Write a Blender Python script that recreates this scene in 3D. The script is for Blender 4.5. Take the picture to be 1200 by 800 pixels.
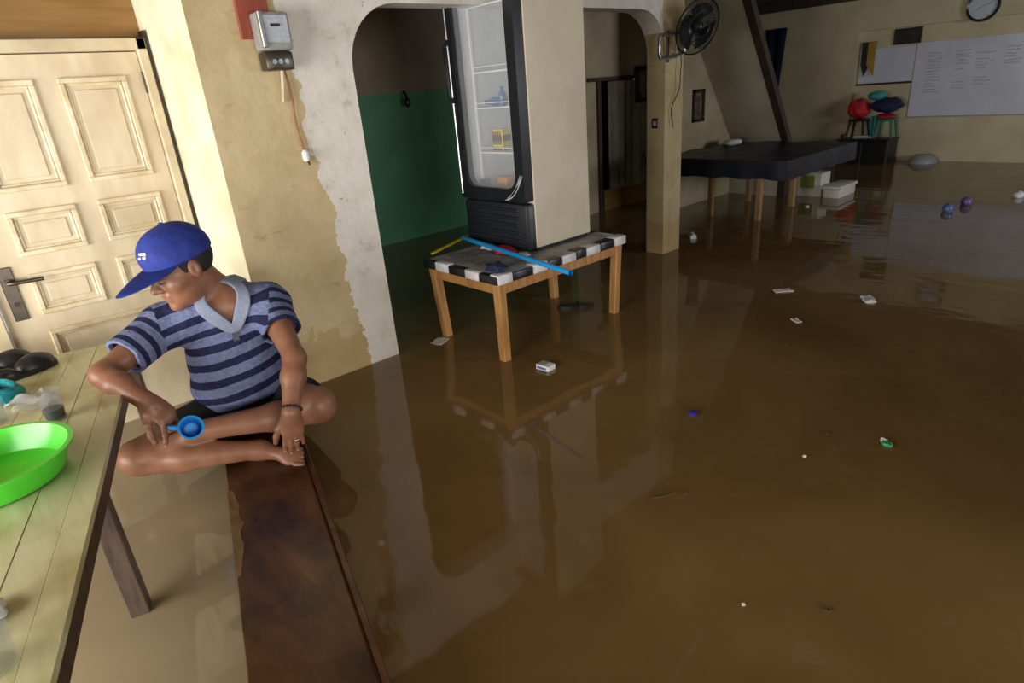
import bpy, bmesh, math, random
import numpy as np
from mathutils import Vector, Matrix
from mathutils.geometry import tessellate_polygon

for o in list(bpy.data.objects):
    bpy.data.objects.remove(o)
S = bpy.context.scene
COL = S.collection
random.seed(7)
RNG = np.random.default_rng(3)

# ------------------------------------------------------------------ camera
yaw, pitch, roll = (math.radians(a) for a in (49.696, 22.164, -4.901))
FW = Vector((math.cos(yaw) * math.cos(pitch), math.sin(yaw) * math.cos(pitch), -math.sin(pitch)))
R0 = Vector((math.sin(yaw), -math.cos(yaw), 0))
U0 = R0.cross(FW)
RT = R0 * math.cos(roll) + U0 * math.sin(roll)
UP = U0 * math.cos(roll) - R0 * math.sin(roll)
cam_d = bpy.data.cameras.new('camera')
cam_d.sensor_width = 36
cam_d.lens = 36 * 720.68 / 1200
cam = bpy.data.objects.new('camera', cam_d)
COL.objects.link(cam)
m3 = Matrix((RT, UP, -FW)).transposed()
cam.matrix_world = Matrix.Translation((0, 0, 1.4)) @ m3.to_4x4()
S.camera = cam

# ------------------------------------------------------------------ light
w = bpy.data.worlds.new('overcast_sky')
S.world = w
w.use_nodes = True
bg = w.node_tree.nodes['Background']
bg.inputs[0].default_value = (.82, .9, 1, 1)
bg.inputs[1].default_value = .6
S.view_settings.view_transform = 'Standard'
S.view_settings.look = 'None'
S.view_settings.gamma = 1
S.view_settings.use_curve_mapping = False
S.view_settings.exposure = 0.0

def area(name, loc, direction, sx, sy, power, color):
    d = bpy.data.lights.new(name, 'AREA')
    d.shape = 'RECTANGLE'
    d.size, d.size_y, d.energy, d.color = sx, sy, power, color
    o = bpy.data.objects.new(name, d)
    COL.objects.link(o)
    o.location = loc
    o.rotation_euler = Vector(direction).to_track_quat('-Z', 'Y').to_euler()
    return o

# daylight coming in through the open front beside the door, the rear window and the far side window
area('daylight_open_front', (-2.35, 1.7, .92), (1, .14, -.02), 2.9, 1.5, 205, (1, .97, .91))
area('daylight_rear_opening', (-.1, -3.78, .78), (.38, 1, -.02), 3.2, 1.3, 150, (1, .95, .86))
area('daylight_side_window', (6.2, -3.75, 1.35), (.1, 1, -.08), 1.8, 1.2, 112, (.9, .94, 1))

# ------------------------------------------------------------------ materials
MATS = {}

def ramp(nt, fac, stops, interp='LINEAR'):
    n = nt.nodes.new('ShaderNodeValToRGB')
    n.color_ramp.interpolation = interp
    e = n.color_ramp.elements
    e[0].position, e[0].color = stops[0][0], (*stops[0][1], 1)
    e[1].position, e[1].color = stops[-1][0], (*stops[-1][1], 1)
    for p, c in stops[1:-1]:
        q = e.new(p)
        q.color = (*c, 1)
    nt.links.new(fac, n.inputs[0])
    return n.outputs[0]

def noise(nt, vec, scale, detail=5, rough=.6, dist=0):
    n = nt.nodes.new('ShaderNodeTexNoise')
    n.inputs['Scale'].default_value = scale
    n.inputs['Detail'].default_value = detail
    n.inputs['Roughness'].default_value = rough
    n.inputs['Distortion'].default_value = dist
    if vec is not None:
        nt.links.new(vec, n.inputs['Vector'])
    return n.outputs['Fac']

def coords(nt, sx=1, sy=1, sz=1, rz=0):
    g = nt.nodes.new('ShaderNodeNewGeometry')
    mp = nt.nodes.new('ShaderNodeMapping')
    mp.inputs['Scale'].default_value = (sx, sy, sz)
    mp.inputs['Rotation'].default_value = (0, 0, rz)
    nt.links.new(g.outputs['Position'], mp.inputs['Vector'])
    return mp.outputs[0]

def math_n(nt, op, a, b=None, c=None):
    n = nt.nodes.new('ShaderNodeMath')
    n.operation = op
    for i, v in enumerate((a, b, c)):
        if v is None:
            continue
        if isinstance(v, (int, float)):
            n.inputs[i].default_value = v
        else:
            nt.links.new(v, n.inputs[i])
    return n.outputs[0]

def mixc(nt, fac, a, b):
    n = nt.nodes.new('ShaderNodeMix')
    n.data_type = 'RGBA'
    for sock, v in ((n.inputs[0], fac), (n.inputs[6], a), (n.inputs[7], b)):
        if isinstance(v, tuple):
            sock.default_value = (*v, 1)
        elif isinstance(v, (int, float)):
            sock.default_value = v
        else:
            nt.links.new(v, sock)
    return n.outputs[2]

def new_mat(name, rough=.6, metal=0, spec=.5):
    m = bpy.data.materials.new(name)
    m.use_nodes = True
    nt = m.node_tree
    b = nt.nodes['Principled BSDF']
    b.inputs['Roughness'].default_value = rough
    b.inputs['Metallic'].default_value = metal
    b.inputs['Specular IOR Level'].default_value = spec
    MATS[name] = m
    return m, nt, b

def bump(nt, b, h, strength=.3, dist=.01):
    n = nt.nodes.new('ShaderNodeBump')
    n.inputs['Strength'].default_value = strength
    n.inputs['Distance'].default_value = dist
    nt.links.new(h, n.inputs['Height'])
    nt.links.new(n.outputs[0], b.inputs['Normal'])

def mottled(name, c1, c2, scale=6, rough=.6, metal=0, stretch=(1, 1, 1), rz=0, bmp=.15, spec=.5, lo=.35, hi=.65, detail=5):
    m, nt, b = new_mat(name, rough, metal, spec)
    v = coords(nt, *stretch, rz=rz)
    f = noise(nt, v, scale, detail)
    nt.links.new(ramp(nt, f, [(lo, c1), (hi, c2)]), b.inputs['Base Color'])
    if bmp:
        bump(nt, b, f, bmp)
    return m

def plain(name, c, rough=.5, metal=0, spec=.5, var=.12, scale=30):
    c2 = tuple(min(1, x * (1 + var)) for x in c)
    c1 = tuple(x * (1 - var) for x in c)
    return mottled(name, c1, c2, scale, rough, metal, bmp=.05, spec=spec)

def glass(name, color=(1, 1, 1), rough=.02, alpha=.2):
    m, nt, b = new_mat(name, rough)
    b.inputs['Base Color'].default_value = (*color, 1)
    b.inputs['Alpha'].default_value = alpha
    return m

# plastered cream wall with a paler repaired band beside the arch and grime above the water
def plaster_meter():
    m, nt, b = new_mat('plaster_meter', .75, spec=.25)
    g = nt.nodes.new('ShaderNodeNewGeometry')
    sep = nt.nodes.new('ShaderNodeSeparateXYZ')
    nt.links.new(g.outputs['Position'], sep.inputs[0])
    v = coords(nt)
    base = ramp(nt, noise(nt, v, 3.2, 7, .65, .4), [(.3, (.42, .32, .165)), (.5, (.52, .41, .235)), (.72, (.60, .49, .30))])
    stain = ramp(nt, noise(nt, coords(nt, 3, 3, 9), 2.6, 6, .7), [(.60, (1, 1, 1)), (.75, (.72, .58, .42))])
    mu = nt.nodes.new('ShaderNodeMix')
    mu.data_type = 'RGBA'
    mu.blend_type = 'MULTIPLY'
    mu.inputs[0].default_value = .7
    nt.links.new(base, mu.inputs[6])
    nt.links.new(stain, mu.inputs[7])
    edge = math_n(nt, 'ADD', math_n(nt, 'MULTIPLY', noise(nt, v, 5, 5), .22), math_n(nt, 'SUBTRACT', sep.outputs[0], math_n(nt, 'MULTIPLY', sep.outputs[2], -.02)))
    # the band is a little wider at the top and stays beside the arch opening
    thr = math_n(nt, 'MULTIPLY_ADD', sep.outputs[2], -.05, 1.59)
    inb = math_n(nt, 'GREATER_THAN', edge, thr)
    inb2 = math_n(nt, 'LESS_THAN', sep.outputs[0], 4.3)
    band = math_n(nt, 'MULTIPLY', inb, inb2)
    pale = ramp(nt, noise(nt, v, 9, 7, .7), [(.32, (.52, .48, .42)), (.42, (.66, .62, .56)), (.7, (.76, .72, .67))])
    chips = math_n(nt, 'GREATER_THAN', noise(nt, coords(nt, 1.2, 1.2, .8), 22, 3), .69)
    pale = mixc(nt, math_n(nt, 'MULTIPLY', chips, .75), pale, (.2, .17, .13))
    c = mixc(nt, band, mu.outputs[2], pale)
    # yellow damp stain creeping up from the water
    damp = math_n(nt, 'SUBTRACT', math_n(nt, 'MULTIPLY_ADD', noise(nt, v, 4, 5), .5, .02), sep.outputs[2])
    dm = math_n(nt, 'MULTIPLY', math_n(nt, 'GREATER_THAN', damp, 0), math_n(nt, 'SUBTRACT', 1, math_n(nt, 'MULTIPLY', band, .85)))
    c = mixc(nt, math_n(nt, 'MULTIPLY', dm, .5), c, (.40, .25, .085))
    nt.links.new(c, b.inputs['Base Color'])
    bump(nt, b, noise(nt, v, 14, 6), .35, .012)
    return m

M = {}
M['meter_wall'] = plaster_meter()
M['reveal'] = mottled('plaster_reveal', (.60, .54, .36), (.78, .73, .54), 5, .7, bmp=.3, spec=.3)
M['cream_wall'] = mottled('plaster_cream', (.34, .28, .17), (.46, .38, .25), 2.6, .75, bmp=.2, spec=.25)
M['back_plaster'] = mottled('plaster_back', (.55, .46, .28), (.66, .57, .38), 2.2, .7, bmp=.2, spec=.3)
M['stair_plaster'] = mottled('plaster_stair', (.52, .46, .36), (.64, .57, .46), 2.6, .75, bmp=.2, spec=.25)
M['column'] = mottled('plaster_column', (.40, .32, .21), (.54, .45, .32), 5, .75, bmp=.3, spec=.25, stretch=(1, 1, .5))
M['brown_panel'] = mottled('ochre_plywood', (.20, .10, .022), (.30, .16, .045), 3, .6, stretch=(.6, 1, 6), bmp=.1)
M['ceiling'] = mottled('ceiling_wood', (.05, .03, .016), (.09, .052, .028), 3, .7, stretch=(1, 8, 1), bmp=.2)
M['beam'] = mottled('dark_beam_wood', (.035, .024, .017), (.065, .042, .03), 4, .6, stretch=(3, 3, .6), bmp=.2)
M['floor'] = mottled('wet_concrete', (.16, .13, .1), (.24, .2, .16), 3, .8)
M['door'] = mottled('door_paint', (.58, .47, .31), (.70, .60, .43), 4, .42, stretch=(2.5, 2.5, .9), bmp=.12)
M['door_bead'] = mottled('door_bead_paint', (.56, .44, .26), (.78, .69, .5), 9, .4, bmp=.15)
M['door_frame'] = mottled('door_frame_paint', (.50, .41, .26), (.66, .56, .38), 5, .5, bmp=.15)
M['metal_dark'] = plain('bronze_metal', (.10, .085, .07), .35, .8)
M['steel'] = plain('dull_steel', (.45, .45, .46), .3, .9)
M['black_plastic'] = plain('black_plastic', (.014, .015, .018), .32)
M['grille_plastic'] = plain('dark_grey_plastic', (.018, .021, .027), .38)
M['fridge_side'] = mottled('fridge_side_paint', (.55, .48, .36), (.64, .57, .45), 2.5, .4, bmp=.03)
M['liner'] = plain('fridge_liner', (.66, .68, .72), .4, var=.04)
M['wire'] = plain('white_wire', (.85, .85, .85), .35, var=.04)
M['silver'] = plain('silver_print', (.7, .72, .76), .25, .4)
M['pane'] = glass('fridge_glass', (.9, .95, 1), .02, .10)
M['wood_orange'] = mottled('orange_wood', (.34, .155, .045), (.52, .27, .09), 5, .5, stretch=(6, 6, .8), bmp=.15)
M['wood_leg'] = mottled('leg_wood', (.30, .17, .07), (.42, .25, .11), 5, .55, stretch=(6, 6, .8), bmp=.15)
M['white_pad'] = mottled('white_vinyl', (.6, .6, .62), (.78, .78, .8), 20, .4)
M['black_pad'] = plain('black_vinyl', (.016, .016, .02), .35)
M['cover'] = mottled('grey_vinyl', (.32, .31, .3), (.5, .49, .47), 12, .5)
M['blue_pipe'] = plain('blue_pipe_plastic', (.015, .30, .72), .3, var=.06)
M['yellow'] = plain('yellow_plastic', (.75, .58, .04), .4)
M['red'] = plain('red_cloth', (.62, .02, .03), .7)
M['white'] = plain('white_paper', (.75, .75, .76), .7, var=.06)
M['tarp'] = mottled('dark_blue_tarp', (.009, .010, .020), (.02, .024, .042), 3, .42, bmp=.4)
M['navy'] = plain('navy_cloth', (.014, .022, .075), .8, var=.3)
M['teal'] = plain('teal_plastic', (.04, .36, .33), .5)
M['teal_cloth'] = plain('teal_cloth', (.01, .26, .29), .75, var=.35, scale=60)
M['green_plastic'] = plain('green_basin_plastic', (.08, .60, .035), .28, var=.06)
M['green_chair'] = plain('green_plastic', (.02, .22, .11), .45)
M['foam'] = plain('white_foam', (.66, .62, .55), .8, var=.06)
M['shoe'] = mottled('black_rubber', (.008, .008, .009), (.022, .022, .025), 18, .35)
M['glass'] = glass('clear_glass', (.22, .25, .25), .03, .13)
M['coffee'] = plain('dark_coffee', (.010, .007, .004), .35)
M['frame_dark'] = plain('dark_frame_wood', (.02, .013, .010), .45)
M['white_board'] = mottled('whiteboard_film', (.60, .61, .70), (.72, .73, .82), 1.5, .22, bmp=.02)
M['ink'] = plain('faded_ink', (.40, .41, .48), .6)
M['clock_face'] = plain('clock_face', (.55, .58, .62), .3, var=.05)
M['cabinet_black'] = plain('black_laminate', (.010, .009, .009), .4)
M['cap_blue'] = mottled('blue_cotton', (.010, .022, .19), (.016, .04, .29), 30, .8, bmp=.1)
M['hair'] = plain('black_hair', (.012, .010, .009), .7, var=.4, scale=120)
M['shorts'] = plain('black_shorts', (.010, .010, .012), .85, var=.25)
M['collar'] = plain('grey_blue_knit', (.21, .24, .33), .9, var=.12, scale=80)
M['bead'] = plain('black_bead', (.012, .010, .010), .3)
M['cup_blue'] = plain('blue_cup_plastic', (.012, .29, .78), .3, var=.06)
M['cup_light'] = plain('pale_blue_plastic', (.10, .50, .90), .3, var=.06)
M['photo_paper'] = mottled('old_photo_print', (.05, .035, .025), (.22, .16, .11), 14, .4, bmp=0)
M['red_board'] = mottled('red_brown_board', (.22, .04, .02), (.32, .065, .035), 5, .6, stretch=(5, 1, 1))
M['meter_grey'] = plain('meter_grey', (.28, .28, .27), .35)
M['meter_glass'] = plain('meter_window', (.42, .46, .52), .12)
M['cord'] = plain('orange_brown_cord', (.30, .10, .035), .5)
M['cream_conduit'] = plain('cream_conduit', (.55, .47, .3), .5)
M['bowl_grey'] = plain('grey_plastic', (.34, .36, .34), .45)
M['orange'] = plain('orange_packet', (.62, .25, .07), .5)
M['bottle_blue'] = plain('blue_bottle', (.06, .14, .34), .15)
M['bottle_dark'] = plain('bottle_cap', (.02, .04, .10), .3)
M['brown_print'] = plain('brown_print', (.10, .03, .012), .5)
M['dark_wet'] = plain('wet_dark_wood', (.02, .017, .010), .3)
M['green_bit'] = plain('green_wrapper', (.03, .33, .13), .4)
M['blue_bit'] = plain('blue_cap_plastic', (.02, .03, .35), .35)
M['leaf'] = plain('dead_leaf', (.07, .045, .02), .6)
M['purple_ball'] = plain('purple_ball', (.16, .11, .3), .3)
M['blue_ball'] = plain('blue_ball', (.10, .16, .36), .3)
M['curtain'] = mottled('cream_curtain', (.46, .38, .28), (.6, .52, .4), 6, .9, bmp=.1)
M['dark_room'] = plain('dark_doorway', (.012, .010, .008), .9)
M['ring_metal'] = plain('ring_silver', (.7, .68, .62), .2, 1)

def two_tone(name, z, low1, low2, up1, up2):
    m, nt, b = new_mat(name, .5, spec=.35)
    g = nt.nodes.new('ShaderNodeNewGeometry')
    sep = nt.nodes.new('ShaderNodeSeparateXYZ')
    nt.links.new(g.outputs['Position'], sep.inputs[0])
    v = coords(nt)
    f = noise(nt, v, 2.5, 6)
    lo = ramp(nt, f, [(.35, low1), (.65, low2)])
    hi = ramp(nt, f, [(.35, up1), (.65, up2)])
    k = math_n(nt, 'GREATER_THAN', sep.outputs[2], z)
    nt.links.new(mixc(nt, k, lo, hi), b.inputs['Base Color'])
    bump(nt, b, f, .15)
    return m
M['green_wall'] = two_tone('green_dado_wall', 1.462, (.05, .19, .085), (.07, .24, .11), (.19, .14, .085), (.25, .185, .12))

def plank_mat(name, rz):
    m, nt, b = new_mat(name, .3, spec=.5)
    v = coords(nt, 7, .8, 7, rz)
    f = noise(nt, v, 3.0, 6, .6, .6)
    g = noise(nt, coords(nt), 2.6, 4, .6)
    c = ramp(nt, f, [(.3, (.44, .42, .21)), (.5, (.54, .52, .29)), (.7, (.60, .58, .36))])
    st = ramp(nt, g, [(.52, (0, 0, 0)), (.68, (1, 1, 1))])
    c = mixc(nt, math_n(nt, 'MULTIPLY', st, .55), c, (.27, .18, .055))
    nt.links.new(c, b.inputs['Base Color'])
    bump(nt, b, f, .08)
    return m
M['plank'] = plank_mat('pale_olive_planks', -.274)
M['apron'] = mottled('dark_apron_wood', (.035, .018, .010), (.07, .038, .02), 6, .45, stretch=(3, 3, 3))
M['ltable_leg'] = mottled('brown_leg_wood', (.055, .035, .026), (.13, .085, .06), 6, .5, stretch=(5, 5, .8))

def bench_mat():
    m, nt, b = new_mat('wet_bench_wood', .28, spec=.5)
    v = coords(nt, 3.5, .9, 3, -.274)
    f = noise(nt, v, 3.2, 7, .65, .5)
    c = ramp(nt, f, [(.28, (.030, .010, .004)), (.5, (.085, .031, .010)), (.72, (.16, .068, .022))])
    d = ramp(nt, noise(nt, coords(nt), 4.5, 5, .6), [(.42, (1, 1, 1)), (.60, (.38, .3, .26))])
    mu = nt.nodes.new('ShaderNodeMix')
    mu.data_type = 'RGBA'
    mu.blend_type = 'MULTIPLY'
    mu.inputs[0].default_value = .85
    nt.links.new(c, mu.inputs[6])
    nt.links.new(d, mu.inputs[7])
    nt.links.new(mu.outputs[2], b.inputs['Base Color'])
    bump(nt, b, f, .15)
    return m
M['bench'] = bench_mat()
M['bench_edge'] = mottled('bench_edge_wood', (.07, .022, .012), (.15, .055, .028), 8, .3, stretch=(4, 1, 4), rz=-.274)
M['bench_worn'] = mottled('bench_worn_wood', (.14, .075, .025), (.25, .15, .06), 9, .5, stretch=(3, 1, 3), rz=-.274)

def newspaper_mat():
    m, nt, b = new_mat('newsprint', .8)
    v = coords(nt, 1, 1, 1)
    sep = nt.nodes.new('ShaderNodeSeparateXYZ')
    nt.links.new(v, sep.inputs[0])
    lines = math_n(nt, 'SINE', math_n(nt, 'MULTIPLY', sep.outputs[0], 420))
    blk = noise(nt, v, 14, 2)
    k = math_n(nt, 'MULTIPLY', math_n(nt, 'GREATER_THAN', lines, .1), math_n(nt, 'GREATER_THAN', blk, .46))
    nt.links.new(mixc(nt, k, (.50, .48, .46), (.2, .19, .18)), b.inputs['Base Color'])
    return m
M['news'] = newspaper_mat()

def skin_mat():
    m, nt, b = new_mat('brown_skin', .42, spec=.45)
    v = coords(nt)
    f = noise(nt, v, 9, 4)
    nt.links.new(ramp(nt, f, [(.35, (.205, .088, .050)), (.65, (.28, .127, .075))]), b.inputs['Base Color'])
    b.inputs['Subsurface Weight'].default_value = .08
    b.inputs['Subsurface Radius'].default_value = (.01, .004, .002)
    bump(nt, b, noise(nt, v, 130, 3), .06, .004)
    return m
M['skin'] = skin_mat()
M['nail'] = plain('fingernail', (.42, .24, .17), .3)
M['brow'] = plain('eyebrow_hair', (.02, .014, .011), .8)
M['lip'] = plain('lip_skin', (.25, .085, .06), .45)

def shirt_mat():
    m, nt, b = new_mat('striped_polo_knit', .9, spec=.2)
    a = nt.nodes.new('ShaderNodeAttribute')
    a.attribute_name = 'stripe'
    v = coords(nt)
    wob = math_n(nt, 'MULTIPLY_ADD', noise(nt, v, 12, 2), .08, -.04)
    fr = math_n(nt, 'FRACT', math_n(nt, 'ADD', a.outputs['Fac'], wob))
    k = math_n(nt, 'LESS_THAN', fr, .44)
    pale = ramp(nt, noise(nt, v, 60, 4), [(.35, (.115, .14, .26)), (.65, (.165, .19, .33))])
    dark = ramp(nt, noise(nt, v, 60, 4), [(.35, (.011, .012, .045)), (.65, (.02, .022, .07))])
    nt.links.new(mixc(nt, k, pale, dark), b.inputs['Base Color'])
    h = math_n(nt, 'ADD', math_n(nt, 'MULTIPLY', noise(nt, coords(nt, 1, 1, 1.6), 14, 3), 1.0), math_n(nt, 'MULTIPLY', noise(nt, v, 250, 2), .06))
    bump(nt, b, h, .55, .03)
    return m
M['shirt'] = shirt_mat()

def water_mat():
    m, nt, b = new_mat('murky_flood_water', .05, spec=.6)
    b.inputs['IOR'].default_value = 1.38
    v = coords(nt)
    mud = noise(nt, v, .9, 4, .55, .8)
    c = ramp(nt, mud, [(.3, (.155, .088, .030)), (.5, (.20, .118, .042)), (.7, (.24, .147, .056))])
    # faint film of scum drifting on the surface
    film = noise(nt, coords(nt, 1, 1.6, 1, .5), 2.4, 8, .62, 2.2)
    fl = ramp(nt, film, [(.60, (0, 0, 0)), (.66, (1, 1, 1)), (.72, (0, 0, 0))])
    c = mixc(nt, math_n(nt, 'MULTIPLY', fl, .14), c, (.30, .24, .17))
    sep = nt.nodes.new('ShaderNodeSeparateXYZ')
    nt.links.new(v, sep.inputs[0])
    # paler beige mixed in over the pocket between the bench, the table and the door
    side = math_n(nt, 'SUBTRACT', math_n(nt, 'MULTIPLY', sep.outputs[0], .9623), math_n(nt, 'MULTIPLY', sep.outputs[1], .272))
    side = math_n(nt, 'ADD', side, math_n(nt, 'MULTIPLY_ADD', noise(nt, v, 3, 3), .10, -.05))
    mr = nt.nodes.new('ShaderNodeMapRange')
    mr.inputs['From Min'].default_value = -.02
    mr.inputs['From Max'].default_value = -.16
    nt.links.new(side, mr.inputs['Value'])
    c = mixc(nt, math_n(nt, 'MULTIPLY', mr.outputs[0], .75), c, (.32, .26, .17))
    nt.links.new(c, b.inputs['Base Color'])
    far = nt.nodes.new('ShaderNodeMapRange')
    far.inputs['From Min'].default_value = 2.5
    far.inputs['From Max'].default_value = 6.5
    far.inputs['To Min'].default_value = .5
    far.inputs['To Max'].default_value = 1
    nt.links.new(sep.outputs[0], far.inputs['Value'])
    w1 = noise(nt, coords(nt, 1.1, .55, 1, -.5), 1.7, 2, .5, .3)
    w2 = noise(nt, coords(nt, 2.2, 1, 1, -.5), 4, 2, .5, .2)
    hh = math_n(nt, 'MULTIPLY', math_n(nt, 'ADD', w1, math_n(nt, 'MULTIPLY', w2, .25)), far.outputs[0])
    bump(nt, b, hh, .16, .045)
    return m
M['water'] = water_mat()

# ------------------------------------------------------------------ mesh helpers
def V(*a):
    return Vector(a)

def B():
    return bmesh.new()

def box(bm, x0, x1, y0, y1, z0, z1, bev=0, seg=1):
    t = bmesh.new()
    bmesh.ops.create_cube(t, size=1)
    for v in t.verts:
        v.co = Vector(((x0 + x1) / 2 + v.co.x * (x1 - x0), (y0 + y1) / 2 + v.co.y * (y1 - y0), (z0 + z1) / 2 + v.co.z * (z1 - z0)))
    if bev:
        bmesh.ops.bevel(t, geom=t.edges[:], offset=bev, segments=seg, affect='EDGES', profile=.5)
    merge(bm, t)
    return bm

def merge(bm, t, mat=None):
    if mat is not None:
        bmesh.ops.transform(t, matrix=mat, verts=t.verts)
    me = bpy.data.meshes.new('tmp')
    t.to_mesh(me)
    t.free()
    bm.from_mesh(me)
    bpy.data.meshes.remove(me)

def obox(bm, o, ax, ay, az, bev=0, seg=1):
    """box from corner o with edge vectors"""
    t = bmesh.new()
    o, ax, ay, az = Vector(o), Vector(ax), Vector(ay), Vector(az)
    vs = [t.verts.new(o + ax * i + ay * j + az * k) for i in (0, 1) for j in (0, 1) for k in (0, 1)]
    for f in ((0, 1, 3, 2), (4, 6, 7, 5), (0, 4, 5, 1), (2, 3, 7, 6), (0, 2, 6, 4), (1, 5, 7, 3)):
        t.faces.new([vs[i] for i in f])
    bmesh.ops.recalc_face_normals(t, faces=t.faces)
    if bev:
        bmesh.ops.bevel(t, geom=t.edges[:], offset=bev, segments=seg, affect='EDGES', profile=.5)
    merge(bm, t)
    return bm

def basis(d):
    d = Vector(d).normalized()
    a = Vector((0, 0, 1)) if abs(d.z) < .9 else Vector((1, 0, 0))
    x = d.cross(a).normalized()
    return x, d.cross(x).normalized(), d

def tube(bm, pts, r, n=8, cap=True, closed=False):
    pts = [Vector(p) for p in pts]
    rs = r if isinstance(r, (list, tuple)) else [r] * len(pts)
    rings = []
    px = None
    N = len(pts)
    for i, p in enumerate(pts):
        if closed:
            d = pts[(i + 1) % N] - pts[i - 1]
        else:
            d = pts[min(i + 1, N - 1)] - pts[max(i - 1, 0)]
        d.normalize()
        if px is None:
            px = basis(d)[0]
        px = (px - d * px.dot(d)).normalized()
        y = d.cross(px)
        rings.append([bm.verts.new(p + (px * math.cos(2 * math.pi * k / n) + y * math.sin(2 * math.pi * k / n)) * rs[i]) for k in range(n)])
    for i in range(N if closed else N - 1):
        a, b = rings[i], rings[(i + 1) % N]
        for k in range(n):
            bm.faces.new((a[k], a[(k + 1) % n], b[(k + 1) % n], b[k]))
    if cap and not closed:
        bm.faces.new(rings[0][::-1])
        bm.faces.new(rings[-1])
    return bm

def lathe(bm, prof, loc=(0, 0, 0), axis=(0, 0, 1), n=24, sx=1, sy=1, close=False):
    x, y, d = basis(axis)
    loc = Vector(loc)
    rings = []
    for r, z in prof:
        if r < 1e-5:
            rings.append([bm.verts.new(loc + d * z)])
        else:
            rings.append([bm.verts.new(loc + d * z + (x * math.cos(2 * math.pi * k / n) * sx + y * math.sin(2 * math.pi * k / n) * sy) * r) for k in range(n)])
    L = list(range(len(rings) - 1))
    pairs = [(rings[i], rings[i + 1]) for i in L]
    if close:
        pairs.append((rings[-1], rings[0]))
    for a, b in pairs:
        for k in range(n):
            k2 = (k + 1) % n
            if len(a) == 1 and len(b) == 1:
                continue
            if len(a) == 1:
                bm.faces.new((a[0], b[k2], b[k]))
            elif len(b) == 1:
                bm.faces.new((a[k], a[k2], b[0]))
            else:
                bm.faces.new((a[k], a[k2], b[k2], b[k]))
    return bm

def prism(bm, poly, fn, t0, t1):
    """extrude the 2D polygon; fn(a, b, t) gives the 3D point"""
    a = [bm.verts.new(fn(p[0], p[1], t0)) for p in poly]
    b = [bm.verts.new(fn(p[0], p[1], t1)) for p in poly]
    n = len(poly)
    for i, j, k in tessellate_polygon([[Vector((p[0], p[1], 0)) for p in poly]]):
        bm.faces.new((a[k], a[j], a[i]))
        bm.faces.new((b[i], b[j], b[k]))
    for i in range(n):
        bm.faces.new((a[i], a[(i + 1) % n], b[(i + 1) % n], b[i]))
    return bm

def blob(bm, loc, rad, rough=.0, sub=2, seed=0, rot=None):
    t = bmesh.new()
    bmesh.ops.create_icosphere(t, subdivisions=sub, radius=1)
    rg = random.Random(seed)
    ph = [rg.uniform(0, 6.28) for _ in range(6)]
    for v in t.verts:
        c = v.co
        k = 1 + rough * (math.sin(3.1 * c.x + ph[0]) * math.sin(4.3 * c.y + ph[1]) + .7 * math.sin(6.5 * c.z + ph[2] + 3 * c.x) + .5 * math.sin(9 * c.y + ph[3] - 5 * c.z))
        v.co = Vector((c.x * rad[0], c.y * rad[1], c.z * rad[2])) * k
    mt = Matrix.Translation(loc)
    if rot is not None:
        mt = mt @ Matrix.Rotation(rot, 4, 'Z')
    merge(bm, t, mt)
    return bm

def link(name, me, mat, parent=None, smooth=False):
    o = bpy.data.objects.new(name, me)
    COL.objects.link(o)
    if mat is not None:
        me.materials.append(M[mat])
    if smooth:
        me.polygons.foreach_set('use_smooth', [True] * len(me.polygons))
        if smooth != 'all':
            me.set_sharp_from_angle(angle=math.radians(40))
    if parent is not None:
        o.parent = parent
        # every mesh is laid out in world coordinates, so cancel the offset of its top-level root
        root = parent
        while root.parent is not None:
            root = root.parent
        if parent is root:
            o.location = -root.location
    else:
        if len(me.vertices):
            co = np.empty(len(me.vertices) * 3)
            me.vertices.foreach_get('co', co)
            co = co.reshape(-1, 3)
            lo, hi = co.min(0), co.max(0)
            base = np.array([(lo[0] + hi[0]) / 2, (lo[1] + hi[1]) / 2, lo[2]])
            me.vertices.foreach_set('co', (co - base).ravel())
            o.location = base
    return o

def obj(name, bm, mat, parent=None, smooth=False):
    me = bpy.data.meshes.new(name)
    bmesh.ops.recalc_face_normals(bm, faces=bm.faces)
    bm.to_mesh(me)
    bm.free()
    return link(name, me, mat, parent, smooth)

def tag(o, label, cat, group=None, kind=None):
    o['label'] = label
    o['category'] = cat
    if group:
        o['group'] = group
    if kind:
        o['kind'] = kind
    return o

def thing(name, loc, label, cat, group=None):
    o = bpy.data.objects.new(name, None)
    o.empty_display_size = .05
    COL.objects.link(o)
    o.location = loc
    return tag(o, label, cat, group)

def struct(name, bm, mat, label=None, smooth=False):
    o = obj(name, bm, mat, None, smooth)
    o['kind'] = 'structure'
    if label:
        o['label'] = label
    return o

def wbox(name, mat, *a, label=None, bev=0):
    return struct(name, box(B(), *a, bev=bev), mat, label)

# ------------------------------------------------------------------ room shell
ZB, ZT = -.36, 2.32
wbox('floor', 'floor', -2.4, 10.9, -3.9, 6.0, -.46, -.36, label='flooded concrete floor hidden under brown water')
wbox('ceiling', 'ceiling', -2.4, 10.9, -3.9, 6.0, ZT, ZT + .12, label='dark brown wooden ceiling')

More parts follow.
